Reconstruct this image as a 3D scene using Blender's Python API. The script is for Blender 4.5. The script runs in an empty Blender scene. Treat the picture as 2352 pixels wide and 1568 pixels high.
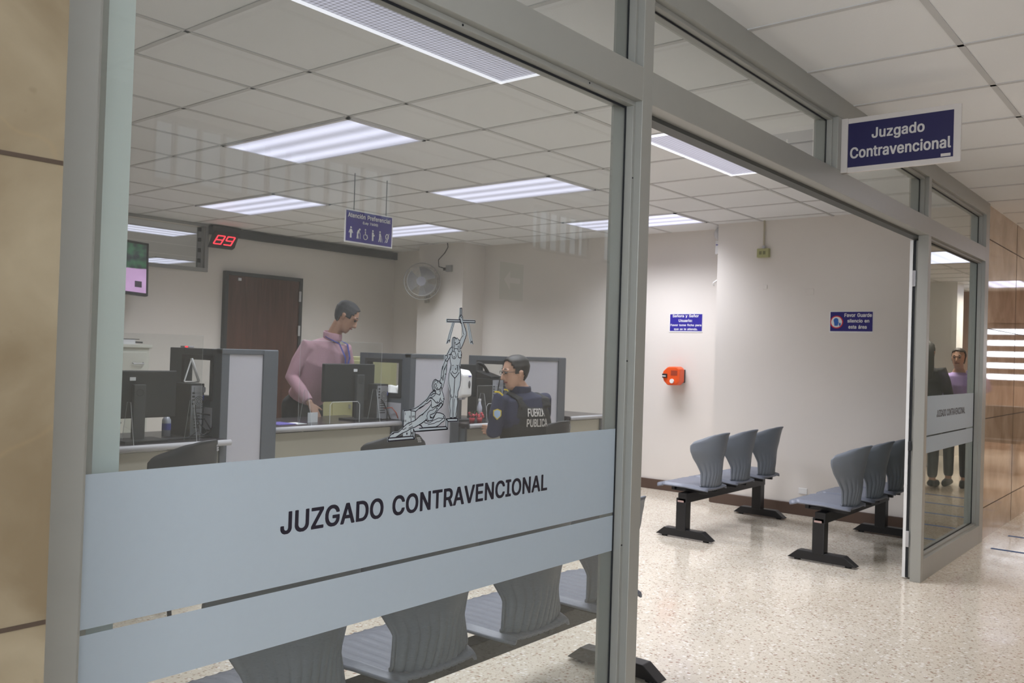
import bpy, bmesh, math, random
from mathutils import Vector, Matrix
from mathutils.geometry import delaunay_2d_cdt
from mathutils.bvhtree import BVHTree
random.seed(7)
R = math.radians
SC = bpy.context.scene
COL = SC.collection

# ------------------------------------------------------------ camera
CAM_H = 1.335
yaw, pitch, roll = -0.88093842, 0.01280044, 0.03168539
cy, sy, cp, sp, cr, sr = math.cos(yaw), math.sin(yaw), math.cos(pitch), math.sin(pitch), math.cos(roll), math.sin(roll)
Ry = Matrix(((cy, -sy, 0), (sy, cy, 0), (0, 0, 1)))
fw = Ry @ Vector((0, cp, sp)); u0 = Ry @ Vector((0, -sp, cp)); r0 = Ry @ Vector((1, 0, 0))
rt = cr * r0 + sr * u0; up = -sr * r0 + cr * u0
cd = bpy.data.cameras.new('camera'); cam = bpy.data.objects.new('camera', cd); COL.objects.link(cam)
cam.matrix_world = Matrix(((rt.x, up.x, -fw.x, 0), (rt.y, up.y, -fw.y, 0), (rt.z, up.z, -fw.z, CAM_H), (0, 0, 0, 1)))
cd.sensor_width = 36; cd.lens = 18 * 1.6992; cd.clip_start = 0.05; cd.clip_end = 60
cd.dof.use_dof = True; cd.dof.focus_distance = 2.2; cd.dof.aperture_fstop = 13.0
SC.camera = cam

# ------------------------------------------------------------ world, exposure
w = bpy.data.worlds.new('world'); SC.world = w; w.use_nodes = True
bg = w.node_tree.nodes['Background']; bg.inputs[0].default_value = (0.75, 0.85, 1.0, 1); bg.inputs[1].default_value = 0.25
SC.view_settings.view_transform = 'Standard'; SC.view_settings.look = 'None'
SC.view_settings.exposure = 0.36; SC.view_settings.gamma = 1.0; SC.view_settings.use_curve_mapping = False
SC.cycles.use_denoising = True; SC.cycles.max_bounces = 10; SC.cycles.transparent_max_bounces = 24
SC.cycles.diffuse_bounces = 5; SC.cycles.glossy_bounces = 4
SC.cycles.caustics_reflective = False; SC.cycles.caustics_refractive = False; SC.cycles.sample_clamp_indirect = 6
LAMP_OFFICE, LAMP_HALL, DAY = 19.5, 5.0, 5.2      # watts per troffer, watts per hall troffer, radiance of the daylight panes
LAMP_COL = (0.93, 0.94, 1.0)

# ------------------------------------------------------------ materials
def nodes(m):
    m.use_nodes = True; nt = m.node_tree
    return nt, nt.nodes['Principled BSDF'], nt.nodes['Material Output']
def coords(nt, scale=1.0, kind='Object'):
    tc = nt.nodes.new('ShaderNodeTexCoord'); mp = nt.nodes.new('ShaderNodeMapping')
    mp.inputs['Scale'].default_value = (scale,) * 3 if not isinstance(scale, tuple) else scale
    nt.links.new(tc.outputs[kind], mp.inputs[0]); return mp.outputs[0]
def mix(nt, fac, a, b):
    n = nt.nodes.new('ShaderNodeMix'); n.data_type = 'RGBA'
    for s, v in ((n.inputs[0], fac), (n.inputs[6], a), (n.inputs[7], b)):
        if hasattr(v, 'is_linked'): nt.links.new(v, s)
        else: s.default_value = v if not isinstance(v, tuple) else (*v[:3], 1)
    return n.outputs[2]
def mth(nt, op, a, b=0.0, clamp=False):
    n = nt.nodes.new('ShaderNodeMath'); n.operation = op; n.use_clamp = clamp
    for s, v in ((n.inputs[0], a), (n.inputs[1], b)):
        if hasattr(v, 'is_linked'): nt.links.new(v, s)
        else: s.default_value = v
    return n.outputs[0]
def ramp(nt, fac, stops):
    n = nt.nodes.new('ShaderNodeValToRGB'); nt.links.new(fac, n.inputs[0]); e = n.color_ramp.elements
    while len(e) < len(stops): e.new(0.5)
    for k, (p, c) in enumerate(stops):
        e[k].position = p; e[k].color = (*c, 1) if len(c) == 3 else c
    return n.outputs[0]
def noise(nt, vec, scale, detail=3.0, dist=0.0):
    n = nt.nodes.new('ShaderNodeTexNoise'); nt.links.new(vec, n.inputs['Vector'])
    n.inputs['Scale'].default_value = scale; n.inputs['Detail'].default_value = detail; n.inputs['Distortion'].default_value = dist
    return n.outputs[0]
def bump(nt, h, strength, dist=0.01):
    n = nt.nodes.new('ShaderNodeBump'); n.inputs['Strength'].default_value = strength; n.inputs['Distance'].default_value = dist
    nt.links.new(h, n.inputs['Height']); return n.outputs[0]
MATS = {}
def mat(name, col, rough=0.5, metal=0.0, var=0.04, scale=8.0, bmp=0.0, spec=0.5):
    if name in MATS: return MATS[name]
    m = bpy.data.materials.new(name); nt, p, o = nodes(m)
    v = coords(nt); f = noise(nt, v, scale)
    a = tuple(max(0, c * (1 - var)) for c in col); b = tuple(min(1, c * (1 + var)) for c in col)
    nt.links.new(mix(nt, f, a, b), p.inputs['Base Color'])
    p.inputs['Roughness'].default_value = rough; p.inputs['Metallic'].default_value = metal
    p.inputs['Specular IOR Level'].default_value = spec
    if bmp: nt.links.new(bump(nt, noise(nt, v, scale * 12), bmp), p.inputs['Normal'])
    MATS[name] = m; return m
def emis(name, col, strength):
    m = bpy.data.materials.new(name); nt, p, o = nodes(m)
    v = coords(nt); f = noise(nt, v, 3.0)
    nt.links.new(mix(nt, f, tuple(c * .96 for c in col), col), p.inputs['Emission Color'])
    p.inputs['Base Color'].default_value = (*[c * .3 for c in col], 1); p.inputs['Emission Strength'].default_value = strength
    MATS[name] = m; return m

def m_terrazzo():
    m = bpy.data.materials.new('terrazzo'); nt, p, o = nodes(m); v = coords(nt)
    base = mix(nt, noise(nt, v, 1.6, 4), (0.62, 0.55, 0.45), (0.76, 0.70, 0.60))
    wv = mix(nt, 0.012, v, None) if False else v
    c = base
    for sc, col, lo, hi in ((70, (0.36, 0.29, 0.20), .74, .80), (60, (0.33, 0.19, 0.13), .84, .87), (48, (0.88, 0.85, 0.80), .72, .78), (110, (0.42, 0.36, 0.28), .70, .78)):
        vo = nt.nodes.new('ShaderNodeTexVoronoi'); vo.inputs['Scale'].default_value = sc; nt.links.new(v, vo.inputs['Vector'])
        sep = nt.nodes.new('ShaderNodeSeparateColor'); nt.links.new(vo.outputs['Color'], sep.inputs[0])
        pick = ramp(nt, sep.outputs[0], ((lo, (0, 0, 0)), (hi, (1, 1, 1))))
        core = ramp(nt, vo.outputs['Distance'], ((0.30, (1, 1, 1)), (0.48, (0, 0, 0))))
        c = mix(nt, mth(nt, 'MULTIPLY', mth(nt, 'MULTIPLY', pick, core), .8), c, col)
    br = nt.nodes.new('ShaderNodeTexBrick'); nt.links.new(v, br.inputs['Vector']); br.offset = 0
    br.inputs['Scale'].default_value = 1.0; br.inputs['Brick Width'].default_value = .4; br.inputs['Row Height'].default_value = .4
    br.inputs['Mortar Size'].default_value = .0016; br.inputs['Mortar Smooth'].default_value = .3
    c = mix(nt, mth(nt, 'MULTIPLY', br.outputs['Fac'], .35), c, (0.35, 0.30, 0.24))
    nt.links.new(c, p.inputs['Base Color'])
    nt.links.new(ramp(nt, noise(nt, v, 5.0), ((.3, (.08,) * 3), (.8, (.20,) * 3))), p.inputs['Roughness'])
    p.inputs['Specular IOR Level'].default_value = .5
    return m
def m_marble(name, dark, light, rough):
    m = bpy.data.materials.new(name); nt, p, o = nodes(m); v = coords(nt)
    a = noise(nt, v, 3.6, 8, .5)
    c = ramp(nt, a, ((.34, dark), (.50, tuple((x + y) * .5 for x, y in zip(dark, light))), (.66, light)))
    ve = nt.nodes.new('ShaderNodeTexVoronoi'); ve.feature = 'DISTANCE_TO_EDGE'; ve.inputs['Scale'].default_value = 2.3
    wn = nt.nodes.new('ShaderNodeTexNoise'); wn.inputs['Scale'].default_value = 4; nt.links.new(v, wn.inputs['Vector'])
    nt.links.new(mix(nt, .25, v, wn.outputs['Color']), ve.inputs['Vector'])
    vein = ramp(nt, ve.outputs['Distance'], ((0.0, (1, 1, 1)), (0.012, (0, 0, 0))))
    c = mix(nt, mth(nt, 'MULTIPLY', vein, .16), c, (.30, .21, .11))
    c = mix(nt, ramp(nt, noise(nt, v, 28, 2), ((.70, (0, 0, 0)), (.80, (.4, .4, .4)))), c, tuple(x * .8 for x in dark))
    nt.links.new(c, p.inputs['Base Color']); p.inputs['Roughness'].default_value = rough
    return m
def m_glass(name, tint, ior, haze=0.03):
    m = bpy.data.materials.new(name); nt, p, o = nodes(m); nt.nodes.remove(p)
    tr = nt.nodes.new('ShaderNodeBsdfTransparent'); tr.inputs[0].default_value = (*tint, 1)
    gl = nt.nodes.new('ShaderNodeBsdfGlossy'); gl.inputs['Roughness'].default_value = 0.0; gl.inputs[0].default_value = (.95, 1, .98, 1)
    df = nt.nodes.new('ShaderNodeBsdfDiffuse'); df.inputs[0].default_value = (.7, .7, .68, 1)
    fr = nt.nodes.new('ShaderNodeFresnel'); fr.inputs[0].default_value = ior
    ge = nt.nodes.new('ShaderNodeNewGeometry')
    front = mth(nt, 'SUBTRACT', 1.0, ge.outputs['Backfacing'])
    fac = mth(nt, 'MULTIPLY', mth(nt, 'MULTIPLY', fr.outputs[0], 1.55, True), front)
    v = coords(nt, (1, 1, .25)); d = mth(nt, 'MULTIPLY', ramp(nt, noise(nt, v, 5, 5), ((.35, (.5,) * 3), (.8, (1,) * 3))), haze)  # mottled diffuse veil imitating the haze of reflections over the glass
    s1 = nt.nodes.new('ShaderNodeMixShader'); nt.links.new(mth(nt, 'MULTIPLY', d, front), s1.inputs[0]); nt.links.new(tr.outputs[0], s1.inputs[1]); nt.links.new(df.outputs[0], s1.inputs[2])
    s2 = nt.nodes.new('ShaderNodeMixShader'); nt.links.new(fac, s2.inputs[0]); nt.links.new(s1.outputs[0], s2.inputs[1]); nt.links.new(gl.outputs[0], s2.inputs[2])
    nt.links.new(s2.outputs[0], o.inputs[0]); MATS[name] = m; return m
def m_film(name, col, rear):
    m = bpy.data.materials.new(name); nt, p, o = nodes(m); nt.nodes.remove(p)
    v = coords(nt); c = mix(nt, noise(nt, v, 60), tuple(x * .97 for x in col), col)
    a = nt.nodes.new('ShaderNodeBsdfDiffuse'); b = nt.nodes.new('ShaderNodeBsdfTranslucent')
    nt.links.new(c, a.inputs[0]); nt.links.new(c, b.inputs[0])
    s = nt.nodes.new('ShaderNodeMixShader'); s.inputs[0].default_value = rear
    nt.links.new(a.outputs[0], s.inputs[1]); nt.links.new(b.outputs[0], s.inputs[2]); nt.links.new(s.outputs[0], o.inputs[0])
    return m
def m_diffuser(name, axis, lo, hi, grid):
    # prismatic acrylic over fluorescent tubes: tubes glow as soft stripes
    m = bpy.data.materials.new(name); nt, p, o = nodes(m); v = coords(nt)
    s = nt.nodes.new('ShaderNodeSeparateXYZ'); nt.links.new(v, s.inputs[0])
    t = mth(nt, 'MULTIPLY', s.outputs[axis], 2 * math.pi / .19)
    st = mth(nt, 'MULTIPLY', mth(nt, 'ADD', mth(nt, 'COSINE', t), 1.0), .5)
    gx = mth(nt, 'SINE', mth(nt, 'MULTIPLY', s.outputs[0], 2 * math.pi / .022)); gy = mth(nt, 'SINE', mth(nt, 'MULTIPLY', s.outputs[1], 2 * math.pi / .022))
    g = mth(nt, 'MULTIPLY', mth(nt, 'ADD', gx, gy), grid)
    e = mth(nt, 'ADD', mth(nt, 'ADD', mth(nt, 'MULTIPLY', st, hi - lo), lo), g)
    nt.links.new(e, p.inputs['Emission Strength']); p.inputs['Emission Color'].default_value = (.80, .80, 1.0, 1)
    p.inputs['Base Color'].default_value = (.25, .25, .28, 1); p.inputs['Roughness'].default_value = .4
    MATS[name] = m; return m
def m_wood():
    m = bpy.data.materials.new('dark_wood'); nt, p, o = nodes(m); v = coords(nt, (9, 9, .8))
    nt.links.new(ramp(nt, noise(nt, v, 3, 6, .6), ((.3, (.050, .018, .012)), (.7, (.105, .040, .028)))), p.inputs['Base Color'])
    p.inputs['Roughness'].default_value = .35; return m
def m_tile():
    m = bpy.data.materials.new('ceiling_tile'); nt, p, o = nodes(m); v = coords(nt)
    nt.links.new(mix(nt, noise(nt, v, 1.2, 3), (.765, .775, .785), (.83, .84, .85)), p.inputs['Base Color'])
    p.inputs['Roughness'].default_value = .9; nt.links.new(bump(nt, noise(nt, v, 140, 2), .25, .003), p.inputs['Normal']); return m
def m_tv():
    m = bpy.data.materials.new('tv_picture'); nt, p, o = nodes(m); v = coords(nt)
    s = nt.nodes.new('ShaderNodeSeparateXYZ'); nt.links.new(v, s.inputs[0])
    z = mth(nt, 'ADD', s.outputs[2], mth(nt, 'MULTIPLY', noise(nt, v, 6), .03))
    leaf = ramp(nt, noise(nt, v, 14, 6), ((.40, (.012, .016, .020)), (.62, (.03, .10, .05))))
    pink = ramp(nt, noise(nt, v, 3), ((.35, (.42, .26, .44)), (.7, (.62, .38, .66))))
    c = mix(nt, ramp(nt, z, ((.215, (1, 1, 1)), (.222, (0, 0, 0)))), leaf, pink)
    nt.links.new(c, p.inputs['Emission Color']); p.inputs['Emission Strength'].default_value = .9
    p.inputs['Base Color'].default_value = (.01, .01, .01, 1); p.inputs['Roughness'].default_value = .2; return m

M_FLOOR = m_terrazzo(); M_MARB = m_marble('polished_marble', (.175, .132, .080), (.285, .235, .160), .22)
M_MARB2 = m_marble('glossy_marble', (.40, .29, .20), (.56, .43, .32), .04)
M_TILE = m_tile(); M_WOOD = m_wood()
M_WALL = mat('cream_wall', (.74, .70, .66), .75, var=.02, scale=2, bmp=.05)
M_ALU = mat('anodised_aluminium', (.37, .37, .345), .40, .25, var=.03, scale=14)
M_ALUD = mat('aluminium_channel', (.10, .105, .10), .5, .5)
M_GASK = mat('black_rubber', (.012, .014, .018), .6)
M_BAR = mat('ceiling_grid_paint', (.56, .56, .56), .6)
M_BASE = mat('brown_skirting', (.095, .060, .045), .45)
M_GLASS = m_glass('window_glass', (.90, .915, .91), 1.5, .07)
M_GLASS2 = m_glass('sidelight_glass', (.66, .68, .66), 1.75, .05)
M_FILM = m_film('frosted_film', (.64, .705, .765), .45)
M_STICK = m_film('sticker_film', (.56, .62, .66), .35)
M_INK = mat('black_vinyl', (.012, .010, .022), .45)
M_NAVY = mat('sign_blue', (.011, .009, .075), .45)
M_NAVY2 = mat('sign_blue_bright', (.030, .022, .30), .45)
M_WHITE = mat('white_plastic', (.80, .80, .80), .4)
M_SIGNW = mat('sign_white', (.66, .62, .60), .5)
M_SEAT = mat('grey_plastic', (.185, .200, .245), .42, var=.03)
M_BACKP = mat('grey_backrest_plastic', (.165, .184, .216), .42, var=.03)
M_BLK = mat('black_steel', (.010, .010, .012), .38)
M_BLKP = mat('black_plastic', (.022, .023, .026), .45)
M_CHAR = mat('charcoal_shell', (.020, .021, .024), .5)
M_PART = mat('partition_frame_grey', (.095, .108, .125), .5)
M_FAB = mat('pale_fabric', (.47, .47, .52), .85, bmp=.2, scale=30)
M_TOP = mat('dark_laminate', (.045, .040, .045), .25)
M_EDGE = mat('worktop_edge_grey', (.42, .42, .44), .5)
M_MOD = mat('beige_panel', (.52, .50, .42), .6)
M_CAB = mat('cabinet_cream', (.58, .58, .52), .5)
M_OLIVE = mat('olive_paint', (.38, .37, .20), .6)
M_ORANGE = mat('orange_plastic', (.80, .10, .02), .35)
M_SILV = mat('silver_metal', (.55, .55, .58), .3, .7)
M_DGREY = mat('dark_grey_paint', (.035, .038, .042), .5)
M_PAPER = mat('paper', (.78, .78, .80), .8)
M_SKIN = mat('skin', (.42, .24, .165), .5, var=.05)
M_SKIN2 = mat('light_skin', (.52, .31, .22), .5, var=.05)
M_HAIR = mat('dark_hair', (.018, .016, .016), .6, var=.3, scale=60)
M_HAIRG = mat('greying_hair', (.055, .058, .065), .7, var=.5, scale=50)
M_PINK = mat('pink_cloth', (.50, .30, .36), .8, var=.06, scale=9, bmp=.2)
M_TROU = mat('charcoal_cloth', (.022, .023, .027), .85)
M_NAVYC = mat('navy_cloth', (.016, .020, .050), .85, bmp=.2)
M_VEST = mat('black_vest_cloth', (.010, .011, .013), .8, bmp=.3)
M_PURP = mat('lilac_cloth', (.40, .30, .62), .8)
M_LAN = mat('blue_lanyard', (.035, .05, .30), .6)
M_YEL = mat('yellow_thread', (.60, .45, .03), .6)
M_CLEAR = m_glass('clear_acrylic', (.94, .95, .95), 1.3, .02)
M_EDGEC = mat('acrylic_edge', (.62, .64, .66), .2)
M_RED = emis('red_led', (1.0, .03, .05), 2.2)
M_DAY = emis('daylight_pane', (.86, .93, 1.0), DAY)
M_DAY2 = emis('clerestory_pane', (.80, .90, 1.0), .5)
M_TAPE = mat('blue_tape', (.04, .12, .32), .6)
M_DIFX = m_diffuser('diffuser_along_x', 1, .50, .98, .06)
M_DIFY = m_diffuser('diffuser_along_y', 0, .50, .98, .06)
M_DIFL = m_diffuser('diffuser_louvre', 1, .30, .34, .10)

# ------------------------------------------------------------ mesh helpers
class MB:
    def __init__(s): s.bm = bmesh.new()
    def box(s, x0, x1, y0, y1, z0, z1, mtx=None):
        vs = [s.bm.verts.new((x, y, z)) for x in (x0, x1) for y in (y0, y1) for z in (z0, z1)]
        for f in ((0, 1, 3, 2), (4, 6, 7, 5), (0, 4, 5, 1), (2, 3, 7, 6), (0, 2, 6, 4), (1, 5, 7, 3)): s.bm.faces.new([vs[i] for i in f])
        if mtx: bmesh.ops.transform(s.bm, matrix=mtx, verts=vs)
        return s
    def prism(s, pts, d0, d1, axis='y'):
        def P(a, b, d): return {'y': (a, d, b), 'x': (d, a, b), 'z': (a, b, d)}[axis]
        A = [s.bm.verts.new(P(a, b, d0)) for a, b in pts]; B = [s.bm.verts.new(P(a, b, d1)) for a, b in pts]
        n = len(pts); s.bm.faces.new(A); s.bm.faces.new(B[::-1])
        for i in range(n): s.bm.faces.new((A[i], B[i], B[(i + 1) % n], A[(i + 1) % n]))
        return s
    def rings(s, R_, cap=True):
        V = [[s.bm.verts.new(p) for p in r] for r in R_]
        for a, b in zip(V, V[1:]):
            n = len(a)
            for i in range(n): s.bm.faces.new((a[i], a[(i + 1) % n], b[(i + 1) % n], b[i]))
        if cap: s.bm.faces.new(V[0][::-1]); s.bm.faces.new(V[-1])
        return s
    def tube(s, pts, rad, n=10, wide=None, dome=False):
        pts = [Vector(p) for p in pts]
        if not isinstance(rad, (list, tuple)): rad = [rad] * len(pts)
        rad = [(r, r) if not isinstance(r, (list, tuple)) else r for r in rad]
        T = []
        for i in range(len(pts)):
            d = pts[min(i + 1, len(pts) - 1)] - pts[max(i - 1, 0)]; T.append(d.normalized())
        if dome:
            d0, d1 = T[0], T[-1]; a, b = rad[0], rad[-1]; k0 = min(a); k1 = min(b)
            pts = [pts[0] - d0 * k0, pts[0] - d0 * k0 * .8, pts[0] - d0 * k0 * .45] + pts + [pts[-1] + d1 * k1 * .45, pts[-1] + d1 * k1 * .8, pts[-1] + d1 * k1]
            f = (.1, .6, .89)
            rad = [(a[0] * q, a[1] * q) for q in f] + rad + [(b[0] * q, b[1] * q) for q in f[::-1]]; T = [d0] * 3 + T + [d1] * 3
        ref = Vector(wide) if wide is not None else (Vector((0, 0, 1)) if abs(T[0].z) < .9 else Vector((1, 0, 0)))
        out = []
        for p, t, r in zip(pts, T, rad):
            a = ref - t * ref.dot(t)
            if a.length < 1e-4: a = t.orthogonal()
            a.normalize(); b = t.cross(a)
            if wide is None: ref = a
            out.append([p + a * math.cos(2 * math.pi * k / n) * r[0] + b * math.sin(2 * math.pi * k / n) * r[1] for k in range(n)])
        return s.rings(out)
    def ball(s, c, r, n=12):
        r = (r,) * 3 if not isinstance(r, tuple) else r
        m = Matrix.Translation(c) @ Matrix.Diagonal((*r, 1))
        bmesh.ops.create_uvsphere(s.bm, u_segments=n, v_segments=max(6, n // 2 + 2), radius=1, matrix=m); return s
    def cyl(s, p0, p1, r, n=20): return s.tube([p0, p1], r, n)
    def grid(s, F, nu, nv, keep=None):
        V = [[s.bm.verts.new(F(i / nu, j / nv)) for i in range(nu + 1)] for j in range(nv + 1)]
        for j in range(nv):
            for i in range(nu):
                if keep is None or keep(i / nu, j / nv): s.bm.faces.new((V[j][i], V[j][i + 1], V[j + 1][i + 1], V[j + 1][i]))
        return s
    def build(s, name, m, parent=None, label=None, smooth=False, bevel=0.0, remesh=0.0, solid=0.0, org=None):
        bmesh.ops.recalc_face_normals(s.bm, faces=s.bm.faces)
        off = Vector((0, 0, 0))
        if parent is not None: off = world_loc(parent)
        elif org is not None: off = Vector(org)
        bmesh.ops.translate(s.bm, verts=s.bm.verts, vec=-off)
        me = bpy.data.meshes.new(name); s.bm.to_mesh(me); s.bm.free()
        o = bpy.data.objects.new(name, me); COL.objects.link(o); me.materials.append(m)
        if parent is not None: o.parent = parent
        else: o.location = off
        if label: o['label'] = label
        if smooth or remesh:
            for f in me.polygons: f.use_smooth = True
        if solid: md = o.modifiers.new('solid', 'SOLIDIFY'); md.thickness = solid; md.offset = 0
        if remesh:
            md = o.modifiers.new('remesh', 'REMESH'); md.mode = 'VOXEL'; md.voxel_size = remesh; md.use_smooth_shade = True
            md = o.modifiers.new('soft', 'SMOOTH'); md.factor = .6; md.iterations = 3
        if bevel: md = o.modifiers.new('bevel', 'BEVEL'); md.width = bevel; md.segments = 2; md.limit_method = 'ANGLE'
        return o
def world_loc(o):
    v = Vector(o.location)
    while o.parent: o = o.parent; v += Vector(o.location)
    return v
def thing(name, loc, label=None, cat=None, group=None, kind=None):
    o = bpy.data.objects.new(name, None); COL.objects.link(o); o.location = loc; o.empty_display_size = .05
    return tag(o, label, cat, group, kind)
def tag(o, label=None, cat=None, group=None, kind=None):
    for k, v in (('label', label), ('category', cat), ('group', group), ('kind', kind)):
        if v: o[k] = v
    return o
def struct(o): o['kind'] = 'structure'; return o
def copy_tree(o, parent=None):
    c = o.copy(); COL.objects.link(c)
    if parent is not None: c.parent = parent
    for ch in list(o.children): copy_tree(ch, c)
    return c
def box(name, m, x0, x1, y0, y1, z0, z1, parent=None, bevel=0.0, label=None, org=None):
    if parent is None and org is None: org = ((x0 + x1) / 2, (y0 + y1) / 2, z0)
    return MB().box(x0, x1, y0, y1, z0, z1).build(name, m, parent, label, bevel=bevel, org=org)
def fill2d(loops):
    # triangles inside closed outlines, holes left open
    P = [Vector(p) for q in loops for p in q]; E_ = []; b0 = 0
    for q in loops: E_ += [(b0 + k, b0 + (k + 1) % len(q)) for k in range(len(q))]; b0 += len(q)
    d = delaunay_2d_cdt(P, E_, [], 0, 1e-6); F = []
    for f_ in d[2]:
        c = sum((d[0][k] for k in f_), Vector((0, 0))) / len(f_)
        n = sum(1 for q in loops for a_, b_ in zip(q, q[1:] + q[:1]) if (a_[1] > c.y) != (b_[1] > c.y) and c.x < a_[0] + (c.y - a_[1]) * (b_[0] - a_[0]) / (b_[1] - a_[1]))
        if n % 2: F.append(tuple(f_))
    return [tuple(v_) for v_ in d[0]], F
GLYPHS = {}
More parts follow.
